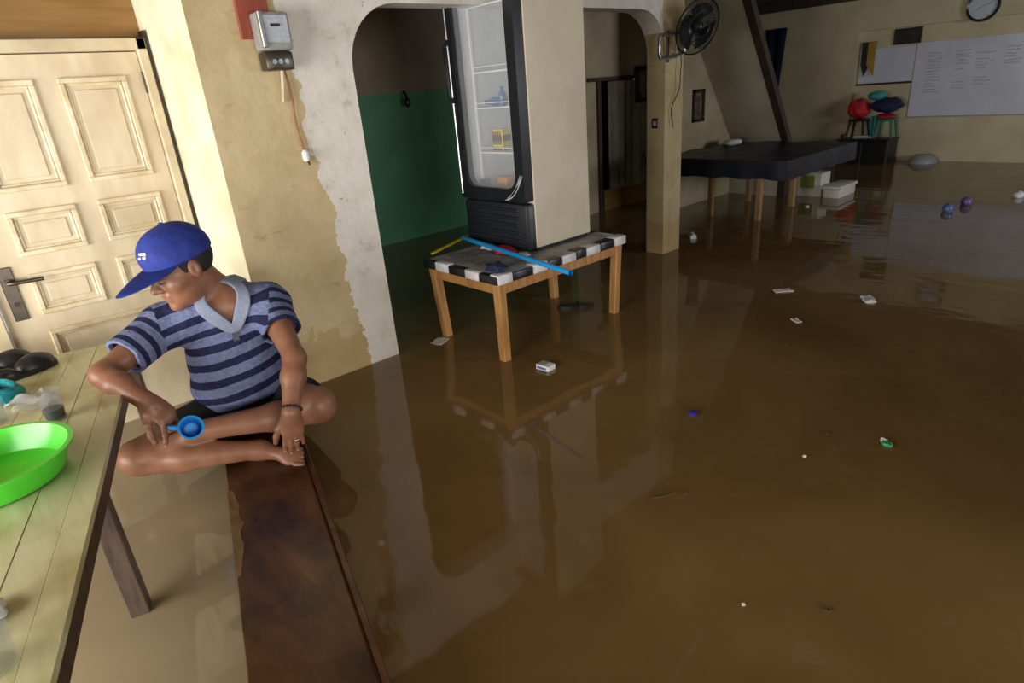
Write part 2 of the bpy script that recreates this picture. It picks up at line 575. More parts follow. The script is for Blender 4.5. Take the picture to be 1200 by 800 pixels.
def arch_outline(x0, x1, opens):
    P = [(x0, ZB)]
    for a, b, top, r in opens:
        P.append((a, ZB))
        for i in range(9):
            t = math.pi / 2 * i / 8
            P.append((a + r - r * math.cos(t), top - r + r * math.sin(t)))
        for i in range(9):
            t = math.pi / 2 * i / 8
            P.append((b - r + r * math.sin(t), top - r + r * math.cos(t)))
        P.append((b, ZB))
    P += [(x1, ZB), (x1, ZT), (x0, ZT)]
    return P
bm = prism(B(), arch_outline(.943, 4.58, [(1.68, 4.34, 1.86, .30)]), lambda a, b, t: (a, t, b), 3.03, 3.20)
struct('wall_left', bm, 'meter_wall', 'stained cream plaster wall with a wide rounded arch opening')
bm = prism(B(), [(.943, 3.03), (1.15, 3.2), (1.15, 3.62), (.868, 3.62), (.868, 3.46)], lambda a, b, t: (a, b, t), ZB, ZT)
struct('wall_return', bm, 'reveal', 'bright cream reveal beside the panelled door')
wbox('wall_door', 'brown_panel', -.10, .868, 3.47, 3.62, 1.76, ZT, label='ochre brown panel above the panelled door')
wbox('wall_entry', 'brown_panel', -2.4, -.06, 3.47, 3.62, ZB, ZT, label='brown wall beside the panelled door')
# open front on the left: piers and a lintel around the opening
bm = B()
box(bm, -2.4, -2.25, -3.9, -.2, ZB, ZT)
box(bm, -2.4, -2.25, 3.2, 3.62, ZB, ZT)
box(bm, -2.4, -2.25, -.2, 3.2, 1.75, ZT)
struct('wall_front', bm, 'cream_wall', 'cream wall with the wide open front')
bm = B()
box(bm, -2.25, -1.7, -3.85, -3.65, ZB, ZT)
box(bm, -1.7, 1.5, -3.85, -3.65, 1.45, ZT)
box(bm, 1.5, 5.3, -3.85, -3.65, ZB, ZT)
box(bm, 5.3, 7.1, -3.85, -3.65, ZB, .75)
box(bm, 5.3, 7.1, -3.85, -3.65, 1.95, ZT)
box(bm, 7.1, 10.9, -3.85, -3.65, ZB, ZT)
struct('wall_right', bm, 'cream_wall', 'cream wall with a wide opening and a window opposite the arches')
bm = B()
box(bm, 10.3, 10.42, 3.91, 4.2, ZB, ZT)
box(bm, 10.3, 10.42, 4.2, 6.0, ZB, ZT)
box(bm, 10.3, 10.42, -3.65, 3.91, 1.77, ZT)
box(bm, 10.42, 10.7, -3.65, 4.2, ZB, ZT)
struct('wall_back', bm, 'back_plaster', 'dull cream far wall with a shallow recess')
bm = B()
box(bm, 10.18, 10.3, -3.6, 5.9, 2.18, 2.32)
for x in (9.4, 8.2, 7.0):
    box(bm, x, x + .09, -3.6, 4.05, 2.22, 2.32)
struct('trim_1', bm, 'beam', 'dark brown roof beams under the ceiling')
wbox('wall_light_blocker', 'cream_wall', 1.62, 1.74, -3.65, -.7, ZB, ZT, label='added unseen cream wall blocking rear daylight behind the viewpoint')  # added out of view to keep rear daylight off the near-right water
wbox('wall_green', 'green_wall', .9, 5.2, 5.68, 5.8, ZB, ZT, label='wall painted green below and brown above behind the arch')
wbox('wall_green_side', 'green_wall', .9, 1.02, 3.62, 5.68, ZB, ZT)
wbox('wall_green_end', 'green_wall', 5.0, 5.12, 4.75, 5.68, ZB, ZT)
bm = B()
box(bm, 5.12, 5.56, 4.75, 4.85, ZB, ZT)
box(bm, 5.56, 6.6, 4.75, 4.85, 1.43, ZT)
box(bm, 6.6, 7.2, 4.75, 4.85, ZB, ZT)
struct('wall_recess', bm, 'cream_wall', 'dim cream wall with the curtained doorway')
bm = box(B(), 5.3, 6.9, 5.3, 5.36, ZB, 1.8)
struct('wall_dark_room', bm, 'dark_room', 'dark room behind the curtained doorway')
wbox('wall_stair_side', 'cream_wall', 7.35, 10.3, 5.62, 5.75, ZB, ZT)
wbox('wall_bed', 'cream_wall', 5.9, 7.5, 4.05, 4.2, ZB, ZT, label='dim cream wall behind the covered table')

# doorway trim and curtain
bm = B()
box(bm, 5.38, 6.55, 4.715, 4.76, 1.41, 1.45)
box(bm, 5.53, 5.58, 4.72, 4.86, ZB, 1.43)
struct('trim_2', bm, 'beam', 'dark timber frame of the curtained doorway')
bm = B()
n = 60
top, bot = [], []
for i in range(n + 1):
    s = i / n
    x = 5.68 + .92 * s
    y = 4.70 + .022 * math.sin(s * 42) + .01 * math.sin(s * 17 + 1)
    top.append(bm.verts.new((x, y, 1.40)))
    bot.append(bm.verts.new((x, y + .01 * math.sin(s * 30), .235 + .012 * math.sin(s * 9))))
for i in range(n):
    bm.faces.new((top[i], top[i + 1], bot[i + 1], bot[i]))
bmesh.ops.solidify(bm, geom=bm.faces[:], thickness=.004)
tag(obj('curtain', bm, 'curtain', None, 'all'), 'pale cream curtain with hanging folds in the dark doorway', 'curtain')
wbox('trim_3', 'brown_panel', 5.62, 6.6, 4.74, 4.80, ZB, .24, label='brown sill board below the curtain')

# ------------------------------------------------------------------ flood water
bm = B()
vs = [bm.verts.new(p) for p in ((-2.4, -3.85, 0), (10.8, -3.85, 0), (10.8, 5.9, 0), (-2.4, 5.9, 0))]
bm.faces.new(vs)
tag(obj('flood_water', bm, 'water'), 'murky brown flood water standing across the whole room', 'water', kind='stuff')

# ------------------------------------------------------------------ door
def build_door():
    Y = 3.42
    bm = B()
    box(bm, 0, .815, Y, Y + .045, ZB, 1.695)
    d = struct('door_1', bm, 'door', 'cream panelled wooden door with moulded panels')
    rects = [(.135, .395, 1.165, 1.60), (.48, .745, 1.165, 1.60), (.135, .395, .895, 1.085), (.48, .745, .895, 1.085),
             (.135, .395, .63, .815), (.48, .745, .63, .815), (.135, .745, -.2, .553)]
    off = d.location.copy()
    for x0, x1, z0, z1 in rects:
        bm = B()
        for k, (i0, i1, h) in enumerate(((0, .022, .016), (.022, .034, .007))):
            for a in ((x0 + i0, x1 - i0, z0 + i0, z0 + i1), (x0 + i0, x1 - i0, z1 - i1, z1 - i0), (x0 + i0, x0 + i1, z0 + i1, z1 - i1), (x1 - i1, x1 - i0, z0 + i1, z1 - i1)):
                box(bm, a[0], a[1], Y - h, Y + .002, a[2], a[3], .004)
        mold = obj('panel_moulding', bm, 'door_bead', d)
        bm = B()
        box(bm, x0 + .05, x1 - .05, Y - .006, Y + .002, z0 + .05, z1 - .05, .004)
        obj('panel', bm, 'door', d)
    bm = B()
    box(bm, .035, .088, Y - .008, Y, .625, .865, .003)
    pl = obj('handle_plate', bm, 'metal_dark', d)
    pl['label'] = 'dark bronze handle plate'
    bm = B()
    tube(bm, [(.062, Y - .005, .80), (.062, Y - .045, .80), (.075, Y - .052, .80), (.185, Y - .052, .797)], .009, 10)
    lathe(bm, [(.0, 0), (.014, 0), (.014, .012), (0, .012)], (.062, Y - .012, .80), (0, -1, 0), 14)
    obj('lever', bm, 'metal_dark', pl, True)
    bm = B()
    lathe(bm, [(0, 0), (.01, 0), (.01, .006), (0, .006)], (.062, Y - .007, .70), (0, -1, 0), 12)
    obj('keyhole', bm, 'black_plastic', pl)
    for z in (1.52, .62):
        bm = B()
        tube(bm, [(.818, Y - .012, z), (.818, Y - .012, z + .09)], .008, 8)
        obj('hinge', bm, 'metal_dark', d, True)
    bm = B()
    box(bm, .818, .858, Y - .03, Y + .06, ZB, 1.75, .004)
    box(bm, -.06, .858, Y - .03, Y + .06, 1.70, 1.75, .004)
    box(bm, -.06, -.005, Y - .03, Y + .06, ZB, 1.70, .004)
    obj('door_frame', bm, 'door_frame', d)
    obj('shadow_gap_strip', box(B(), .8585, .8675, Y - .024, Y + .05, ZB, 1.78), 'frame_dark', d)  # dark strip put in as the shade of the gap beside the frame
    for c in d.children:
        c.location = -off
build_door()

# ------------------------------------------------------------------ electricity meter
def build_meter():
    t = thing('electricity_meter', (1.26, 3.03, 1.56), 'grey electricity meter with glass window on the stained wall', 'meter')
    Y = 3.03
    bm = box(B(), 1.155, 1.30, Y - .018, Y, 1.70, 2.05, .003)
    bd = tag(obj('meter_board', bm, 'red_board'), 'red brown backing board behind the electricity meter', 'board')
    bm = box(B(), 1.20, 1.345, Y - .11, Y - .018, 1.645, 1.80, .014, 2)
    obj('case', bm, 'meter_grey', t, True)
    bm = box(B(), 1.207, 1.338, Y - .095, Y - .018, 1.565, 1.643, .01, 2)
    obj('terminal_cover', bm, 'metal_dark', t, True)
    bm = box(B(), 1.213, 1.332, Y - .117, Y - .108, 1.675, 1.787, .004)
    w_ = obj('window', bm, 'meter_glass', t)
    bm = box(B(), 1.250, 1.292, Y - .120, Y - .116, 1.738, 1.750)
    obj('counter', bm, 'black_plastic', w_)
    bm = B()
    for k, (a, b, z) in enumerate(((1.236, 1.318, 1.692), (1.27, 1.31, 1.717), (1.24, 1.30, 1.765))):
        box(bm, a, b, Y - .119, Y - .1165, z, z + .005)
    obj('print_lines', bm, 'ink', w_)['kind'] = 'stuff'
    for k in range(3):
        bm = lathe(B(), [(0, 0), (.011, 0), (.011, .006), (0, .006)], (1.245 + k * .028, Y - .095, 1.60), (0, -1, 0), 12)
        obj('terminal_screw', bm, 'steel', t)
    bm = box(B(), 1.2, 1.22, Y - .125, Y - .105, 1.655, 1.80, .004)
    obj('hinge_bar', bm, 'steel', t)
    bm = tube(B(), [(1.30, Y - .03, 1.565), (1.292, Y - .025, 1.50), (1.28, Y - .02, 1.43)], .009, 8)
    tag(obj('conduit_stub', bm, 'cream_conduit', None, True), 'short cream conduit stub hanging below the meter', 'pipe')
    pts = []
    for i in range(14):
        s = i / 13
        pts.append((1.315 + .022 * s + .006 * math.sin(s * 7), Y - .022 + .01 * s, 1.565 - .36 * s))
    bm = tube(B(), pts, .0045, 6)
    c = obj('cord', bm, 'cord', t, True)
    c['label'] = 'orange brown cord hanging from the meter'
    bm = lathe(B(), [(0, 0), (.012, .002), (.018, .015), (.018, .045), (.008, .056), (0, .056)], (1.338, Y - .018, 1.155), (0, 0, 1), 14)
    pl = obj('plug', bm, 'white', c, True)
    bm = tube(B(), [(1.343, Y - .022, 1.157), (1.348, Y - .024, 1.138)], .005, 6)
    obj('prong', bm, 'black_plastic', c)
build_meter()

# ------------------------------------------------------------------ display fridge
def rrect(y0, y1, z0, z1, r, n=6):
    P = []
    for cy, cz, a in ((y1 - r, z1 - r, 0), (y0 + r, z1 - r, 90), (y0 + r, z0 + r, 180), (y1 - r, z0 + r, 270)):
        for i in range(n + 1):
            t = math.radians(a + 90 * i / n)
            P.append((cy + r * math.cos(t), cz + r * math.sin(t)))
    return P

def ring_prism(bm, outer, inner, fn, t0, t1):
    n = len(outer)
    vo0 = [bm.verts.new(fn(*p, t0)) for p in outer]
    vi0 = [bm.verts.new(fn(*p, t0)) for p in inner]
    vo1 = [bm.verts.new(fn(*p, t1)) for p in outer]
    vi1 = [bm.verts.new(fn(*p, t1)) for p in inner]
    for i in range(n):
        j = (i + 1) % n
        bm.faces.new((vo0[i], vo0[j], vi0[j], vi0[i]))
        bm.faces.new((vo1[i], vi1[i], vi1[j], vo1[j]))
        bm.faces.new((vo0[i], vo1[i], vo1[j], vo0[j]))
        bm.faces.new((vi0[i], vi0[j], vi1[j], vi1[i]))

FT = .495   # top of the table that carries the fridge
def build_fridge():
    x0, x1, y0, y1, z0, z1 = 2.41, 2.955, 2.615, 3.205, FT + .003, 2.2
    t = thing('display_fridge', ((x0 + x1) / 2, (y0 + y1) / 2, z0), 'tall black fronted glass door drinks fridge standing on the small table', 'fridge')
    xf = x0 + .07
    bm = B()
    box(bm, xf, x1, y0, y0 + .035, z0 + .02, z1, .004)
    obj('side_panel', bm, 'fridge_side', t)
    bm = B()
    box(bm, xf, x1, y1 - .035, y1, z0 + .02, z1, .004)
    obj('side_panel', bm, 'fridge_side', t)
    bm = B()
    box(bm, x1 - .035, x1 - .002, y0 + .035, y1 - .035, z0 + .02, z1)
    obj('back_panel', bm, 'liner', t)
    bm = B()
    box(bm, xf + .002, x1 - .036, y0 + .0352, y0 + .04, .82, z1 - .05)
    box(bm, xf + .002, x1 - .036, y1 - .04, y1 - .0352, .82, z1 - .05)
    box(bm, xf + .002, x1 - .036, y0 + .036, y1 - .036, z0 + .05, .82)
    box(bm, xf + .002, x1 - .036, y0 + .036, y1 - .036, z1 - .05, z1 - .001)
    obj('liner', bm, 'liner', t)
    # door
    bm = B()
    fn = lambda a, b, s: (s, a, b)
    ring_prism(bm, rrect(y0 + .004, y1 - .004, .792, z1 - .004, .02), rrect(y0 + .075, y1 - .055, .868, z1 - .12, .075), fn, x0, xf - .004)
    dr = obj('door', bm, 'black_plastic', t, True)
    bm = prism(B(), rrect(y0 + .065, y1 - .045, .858, z1 - .11, .075), fn, x0 + .025, x0 + .031)
    obj('pane', bm, 'pane', dr)
    bm = B()
    tube(bm, [(x0, y1 - .018, 1.36), (x0 - .03, y1 - .018, 1.39), (x0 - .03, y1 - .018, 1.66), (x0, y1 - .018, 1.69)], .013, 8)
    obj('handle', bm, 'black_plastic', dr, True)
    bm = tube(B(), [(x0 - .004, y1 - .012, .82), (x0 - .004, y1 - .012, z1 - .03)], .006, 6)
    obj('edge_trim', bm, 'steel', dr)
    for k in range(3):     # curved silver print sweeping round the lower corner
        bm = B()
        L = []
        for i in range(14):
            u = i / 13
            yy = y0 + .012 + .010 * k + (.165 - .03 * k) * u
            zc = .800 + .014 * k + (.125 - .012 * k) * (1 - u) ** 2.1 + .022 * (1 - u)
            ww = (.0065 - .001 * k) * math.sin(math.pi * (i + .7) / 14.4)
            L.append(((yy - ww * .6, zc - ww), (yy + ww * .6, zc + ww)))
        prism(bm, [p[0] for p in L] + [p[1] for p in L[::-1]], fn, x0 - .002, x0 + .001)
        obj('silver_stripe', bm, 'silver', dr)
    # lower grille
    bm = B()
    box(bm, x0 + .006, xf + .06, y0 + .006, y1 - .006, z0 + .012, .782, .018, 2)
    gr = obj('grille', bm, 'grille_plastic', t, True)
    for k in range(5):
        z = .555 + k * .045
        bm = B()
        box(bm, x0 - .004, x0 + .012, y0 + .07 , y1 - .03, z, z + .02, .005)
        obj('louvre', bm, 'grille_plastic', gr)
    bm = box(B(), x0 + .08, x1 - .02, y0 + .01, y1 - .01, z0, z0 + .02)
    obj('foot_frame', bm, 'black_plastic', t)
    # wire shelves and their rails
    for z in (1.05, 1.31, 1.51, 1.86):
        bm = B()
        ya, yb, xa, xb = y0 + .045, y1 - .045, xf + .08, x1 - .045
        tube(bm, [(xa, ya, z), (xa, yb, z), (xb, yb, z), (xb, ya, z)], .005, 6, closed=True)
        for i in range(1, 14):
            y = ya + (yb - ya) * i / 14
            tube(bm, [(xa, y, z + .002), (xb, y, z + .002)], .0022, 4)
        tube(bm, [(xa, ya, z + .03), (xa, yb, z + .03)], .003, 5)
        obj('shelf', bm, 'wire', t, True)
    for x in (xf + .07, x1 - .09):
        for y in (y1 - .043, y0 + .043):
            bm = box(B(), x, x + .016, y - .004, y + .004, .83, 2.1)
            obj('shelf_rail', bm, 'wire', t)
build_fridge()

def bottle(name, base, axis, h, r, mat, capmat, label, cat='bottle'):
    t = thing(name, base, label, cat)
    bm = lathe(B(), [(0, 0), (r * .9, 0), (r, h * .05), (r, h * .3), (r * .93, h * .36), (r, h * .42), (r, h * .62), (r * .45, h * .82), (r * .4, h * .9), (0, h * .9)], base, axis, 18)
    obj('body', bm, mat, t, True)
    p = Vector(base) + Vector(axis).normalized() * h * .89
    bm = lathe(B(), [(0, 0), (r * .5, 0), (r * .5, h * .1), (0, h * .1)], p, axis, 14)
    obj('cap', bm, capmat, t, True)
    return t
bottle('water_bottle', (2.66, 3.00, 1.342), (-.25, .9, 0), .15, .026, 'bottle_blue', 'bottle_dark', 'blue bottle lying on a wire shelf inside the fridge')
bottle('water_bottle', (2.62, 2.985, 1.316), (0, 0, 1), .11, .022, 'bottle_blue', 'bottle_dark', 'small blue bottle standing upright on the fridge shelf')
t = thing('yellow_packet', (2.63, 3.02, 1.056), 'yellow packet with brown print on the lower fridge shelf', 'packet')
bm = box(B(), 2.5850, 2.6550, 2.9750, 3.0700, 1.057, 1.185, .004)
obj('box', bm, 'yellow', t)
bm = B()
for z0_, z1_ in ((1.115, 1.150), (1.06, 1.075)):
    box(bm, 2.5830, 2.5850, 2.9800, 3.0650, z0_, z1_)
    box(bm, 2.5900, 2.6530, 2.9730, 2.9750, z0_, z1_)
for k in range(4):
    box(bm, 2.5825, 2.5850, 2.9870 + k * .02, 2.9990 + k * .02, 1.095, 1.172)
obj('print', bm, 'brown_print', t)
bm = box(B(), 2.575, 2.66, 2.955, 3.06, .821, .905, .02, 2)
tag(obj('orange_packet', bm, 'orange', None, True), 'orange packet lying at the bottom of the fridge', 'packet')
bm = lathe(B(), [(0, 0), (.028, 0), (.03, .07), (.027, .07), (.025, .005), (0, .005)], (2.55, 3.125, .822), n=16)
tag(obj('glass_jar', bm, 'glass', None, True), 'small empty glass jar at the bottom of the fridge', 'jar')

# ------------------------------------------------------------------ table carrying the fridge
def build_fridge_table():
    x0, x1, y0, y1 = 1.985, 3.06, 2.415, 3.10
    t = thing('wooden_table', ((x0 + x1) / 2, (y0 + y1) / 2, ZB), 'orange wooden table with black and white padded edges under the fridge', 'table')
    bm = box(B(), x0, x1, y0, y1, .455, FT, .006)
    obj('table_top', bm, 'cover', t)
    bm = B()
    box(bm, x0 + .03, x1 - .03, y0 + .025, y0 + .05, .385, .455)
    box(bm, x0 + .03, x1 - .03, y1 - .05, y1 - .025, .385, .455)
    box(bm, x0 + .025, x0 + .05, y0 + .03, y1 - .03, .385, .455)
    box(bm, x1 - .05, x1 - .025, y0 + .03, y1 - .03, .385, .455)
    obj('apron', bm, 'wood_orange', t)
    for (a, b), (c, d) in (((2.02, 2.45), (2.02, 2.45)), ((2.02, 3.045), (2.045, 3.03)), ((3.01, 2.45), (2.975, 2.45)), ((3.01, 3.045), (2.98, 3.0))):
        bm = B()
        s = .027
        pts0 = [(a + i * s, b + j * s, .455) for i, j in ((-1, -1), (1, -1), (1, 1), (-1, 1))]
        ex = ((c - a) * (.455 - ZB) / .455, (d - b) * (.455 - ZB) / .455)
        pts1 = [(a + ex[0] + i * s * .9, b + ex[1] + j * s * .9, ZB) for i, j in ((-1, -1), (1, -1), (1, 1), (-1, 1))]
        va = [bm.verts.new(p) for p in pts0]
        vb = [bm.verts.new(p) for p in pts1]
        bm.faces.new(va)
        bm.faces.new(vb[::-1])
        for i in range(4):
            bm.faces.new((va[i], vb[i], vb[(i + 1) % 4], va[(i + 1) % 4]))
        bmesh.ops.bevel(bm, geom=bm.edges[:], offset=.005, segments=1, affect='EDGES')
        obj('leg', bm, 'wood_orange', t)
    rg = random.Random(4)
    def pads(p, q, n, first, w=.05):
        p, q = Vector(p), Vector(q)
        d = (q - p)
        L = d.length
        d.normalize()
        side = Vector((0, 0, 1)).cross(d)
        cuts = [0] + sorted([(i + rg.uniform(-.2, .2)) / n for i in range(1, n)]) + [1]
        for i in range(n):
            a, b = cuts[i] * L, cuts[i + 1] * L
            bm = B()
            wi = w * rg.uniform(.85, 1.1)
            obox(bm, p + d * a + side * (-.006) + Vector((0, 0, -.012)), d * (b - a), side * wi, (0, 0, .052 + rg.uniform(-.004, .006)), .009, 2)
            obj('edge_pad', bm, ('black_pad', 'white_pad')[(i + first) % 2], t, True)
    pads((x0, y1, .458), (x0, y0, .458), 5, 0)           # side towards the bench
    pads((x0, y0, .458), (x1, y0, .458), 9, 1, .07)      # long side
    pads((x1, y0 + .08, .458), (x1, y1, .458), 4, 1)
    return t
build_fridge_table()

def sheet(name, pts_fn, nu, nv, mat, th=.002):
    bm = B()
    g = [[bm.verts.new(pts_fn(i / nu, j / nv)) for j in range(nv + 1)] for i in range(nu + 1)]
    for i in range(nu):
        for j in range(nv):
            bm.faces.new((g[i][j], g[i + 1][j], g[i + 1][j + 1], g[i][j + 1]))
    bmesh.ops.solidify(bm, geom=bm.faces[:], thickness=th)
    return bm
def news(u, v):
    return Vector((2.05 + .34 * u + .02 * v, 2.52 + .50 * v + .02 * u, FT + .008 + .006 * math.sin(u * 9) * math.sin(v * 7 + 1)))
tag(obj('newspaper', sheet('n', news, 14, 18, 'news'), 'news', None, 'all'), 'crumpled grey newspaper spread on the table before the fridge', 'newspaper')
bm = blob(B(), (2.34, 2.90, FT + .024), (.04, .05, .016), .18, 3, 5)
tag(obj('crumpled_paper', bm, 'white', None, True), 'crumpled white paper on the newspaper', 'paper')
bm = blob(B(), (2.335, 2.76, FT + .028), (.055, .075, .018), .2, 3, 8)
tag(obj('red_cloth', bm, 'red', None, True), 'crumpled red cloth at the foot of the fridge', 'cloth')
bm = blob(B(), (2.035, 2.475, FT + .035), (.055, .06, .024), .18, 3, 11)
tag(obj('black_bag', bm, 'navy', None, True), 'bunched dark plastic bag on the table corner under the blue pipe', 'bag')
bm = blob(B(), (2.36, 2.60, FT + .012), (.03, .045, .016), .2, 2, 12)
tag(obj('paper_scrap', bm, 'white', None, True), 'small white scrap beside the fridge grille', 'paper')
bm = B()
pa, pb = V(2.375, 3.205, FT + .042), V(2.145, 2.035, FT + .045)
tube(bm, [pa, pb], .014, 14, cap=False)
tube(bm, [pb, pa], .011, 14, cap=False)
tag(obj('blue_pipe', bm, 'blue_pipe', None, True), 'bright blue plastic pipe lying across the table edge', 'pipe')
bm = B()
obox(bm, (2.075, 3.12, FT + .008), (.40, .15, .012), (-.007, .02, 0), (0, 0, .012), .002)
tag(obj('yellow_stick', bm, 'yellow'), 'thin yellow stick along the edge of the fridge table', 'stick')

# ------------------------------------------------------------------ wall fan on the column
def build_fan():
    t = thing('wall_fan', (4.4, 3.03, 1.52), 'black wall fan with round cage bracketed to the column', 'fan')
    c = V(4.50, 2.86, 1.725)
    nrm = V(-.25, -.9, -.35).normalized()
    x, y, _ = basis(nrm)
    R = .195
    bm = B()
    for s in (-1, 1):
        for r, dz in ((.06, .058), (.12, .045), (R, .0)):
            tube(bm, [c + nrm * s * dz + (x * math.cos(a) + y * math.sin(a)) * r for a in [2 * math.pi * k / 40 for k in range(40)]], .0035 if r < R else .006, 5, closed=True)
        for k in range(60):
            a = 2 * math.pi * k / 60
            e = x * math.cos(a) + y * math.sin(a)
            tube(bm, [c + nrm * s * .06 + e * .045, c + nrm * s * .05 + e * .11, c + nrm * s * .03 + e * .17, c + e * R], .0016, 4)
    obj('cage', bm, 'black_plastic', t)
    for k in range(3):
        bm = B()
        a0 = k * 2 * math.pi / 3 + .5
        g = []
        for i in range(6):
            row = []
            for j in range(7):
                r = .03 + .135 * i / 5
                wdt = (.35 + .75 * math.sin(min(1, i / 4) * math.pi / 2))
                a = a0 + (j / 6 - .5) * wdt * 1.5
                row.append(bm.verts.new(c + (x * math.cos(a) + y * math.sin(a)) * r + nrm * (.02 * (j / 6 - .5))))
            g.append(row)
        for i in range(5):
            for j in range(6):
                bm.faces.new((g[i][j], g[i + 1][j], g[i + 1][j + 1], g[i][j + 1]))
        bmesh.ops.solidify(bm, geom=bm.faces[:], thickness=.003)
        obj('blade', bm, 'black_plastic', t, True)
    bm = lathe(B(), [(0, -.01), (.035, -.01), (.04, .02), (.02, .04), (0, .042)], c, nrm, 18)
    obj('hub', bm, 'black_plastic', t, True)
    bm = lathe(B(), [(0, .02), (.05, .025), (.06, .06), (.055, .12), (.03, .15), (0, .15)], c, -nrm, 20)
    obj('motor', bm, 'black_plastic', t, True)
    bm = B()
    pv = c - nrm * .09 + V(-.03, .0, -.06)
    lo, hi = pv + V(-.01, .02, -.13), pv + V(-.01, .01, .01)
    tube(bm, [hi, V(4.30, 2.985, 1.685), V(4.215, 2.985, 1.69), V(4.195, 2.985, 1.665), V(4.195, 2.985, 1.555), V(4.215, 2.985, 1.53), V(4.30, 2.985, 1.53), V(4.40, 2.985, 1.535), lo], .011, 8)
    tube(bm, [V(4.36, 3.03, 1.685), V(4.36, 2.985, 1.685)], .012, 8)
    tube(bm, [V(4.36, 3.03, 1.533), V(4.36, 2.985, 1.533)], .012, 8)
    tube(bm, [lo, pv], .010, 8)
    obj('bracket', bm, 'steel', t, True)
    bm = box(B(), 4.345, 4.375, 3.018, 3.031, 1.50, 1.72, .003)
    obj('mounting_plate', bm, 'metal_dark', t)
    bm = lathe(B(), [(0, -.03), (.022, -.03), (.022, .03), (0, .03)], pv, (0, 0, 1), 14)
    obj('pivot', bm, 'black_plastic', t, True)
    pts = []
    for i in range(30):
        s = i / 29
        pts.append((4.45 + .05 * math.sin(s * 5.2) + .015 * math.sin(s * 15), 3.00 - .01 * math.sin(s * 6), 1.60 - .58 * s))
    bm = tube(B(), pts, .004, 5)
    obj('cord', bm, 'black_plastic', t, True)
build_fan()
t = thing('light_switch', (4.335, 3.115, 1.03), 'small brown light switch on the side of the column', 'switch')
obj('plate', box(B(), 4.328, 4.34, 3.085, 3.145, 1.025, 1.10, .003), 'metal_dark', t)
obj('rocker', box(B(), 4.323, 4.33, 3.10, 3.13, 1.045, 1.08, .002), 'ink', t)

def picture(name, axis, pos, w_, h_, label, mat='photo_paper', fr=.02, cat='picture'):
    """axis 'x': hangs on a wall facing -X; 'y': on a wall facing -Y"""
    t = thing(name, (pos[0], pos[1], pos[2] - h_ / 2), label, cat)
    bm = B()
    inn = B()
    a, z = pos[1] if axis == 'x' else pos[0], pos[2]
    def bx(bm_, a0, a1, z0, z1, d0, d1):
        if axis == 'x':
            box(bm_, pos[0] - d1, pos[0] - d0, a0, a1, z0, z1, .002)
        else:
            box(bm_, a0, a1, pos[1] - d1, pos[1] - d0, z0, z1, .002)
    bx(bm, a - w_ / 2, a + w_ / 2, z + h_ / 2 - fr, z + h_ / 2, 0, .025)
    bx(bm, a - w_ / 2, a + w_ / 2, z - h_ / 2, z - h_ / 2 + fr, 0, .025)
    bx(bm, a - w_ / 2, a - w_ / 2 + fr, z - h_ / 2, z + h_ / 2, 0, .025)
    bx(bm, a + w_ / 2 - fr, a + w_ / 2, z - h_ / 2, z + h_ / 2, 0, .025)
    obj('frame', bm, 'frame_dark', t)
    bx(inn, a - w_ / 2 + fr, a + w_ / 2 - fr, z - h_ / 2 + fr, z + h_ / 2 - fr, .003, .01)
    obj('print', inn, mat, t)
    return t
picture('picture_frame', 'y', (6.42, 4.05, 1.075), .22, .34, 'narrow dark framed picture on the wall behind the fan', fr=.035)
picture('picture_frame', 'y', (6.22, 4.655, 1.34), .26, .38, 'dark framed portrait hanging over the cream curtain', fr=.05)
picture('picture_frame', 'x', (10.42, 3.31, 1.655), .34, .20, 'small dark framed picture above the whiteboards', 'frame_dark')

bm = B()
tube(bm, [(3.66, 5.66, 1.47), (3.66, 5.63, 1.45), (3.66, 5.62, 1.40)], .012, 8)
blob(bm, (3.66, 5.615, 1.37), (.03, .025, .05), .05, 2, 3)
tag(obj('wall_hook', bm, 'black_plastic', None, True), 'small black hook with hanging bundle on the green wall', 'hook')

# ------------------------------------------------------------------ steep stair beside the covered table
def build_stair():
    sl = 1.35
    zt = 2.30
    xa, za = 7.18, .62
    xb = xa - (zt - za) / sl
    prof = [(xa, ZB), (xa + .08, ZB), (xa + .08, za), (xb + .08, zt), (xb, zt), (xa, za)]
    bm = prism(B(), prof, lambda a, b, t: (a, t, b), 3.43, 4.05)
    s = struct('wall_stair', bm, 'stair_plaster', 'plastered sloping underside of a steep stair')
    prof = [(xa - .005, ZB), (xa + .09, ZB), (xa + .09, za), (xb + .09, zt), (xb - .005, zt), (xa - .005, za)]
    bm = prism(B(), prof, lambda a, b, t: (a, t, b), 3.345, 3.43)
    struct('trim_4', bm, 'beam', 'dark brown slanting stair stringer')
build_stair()

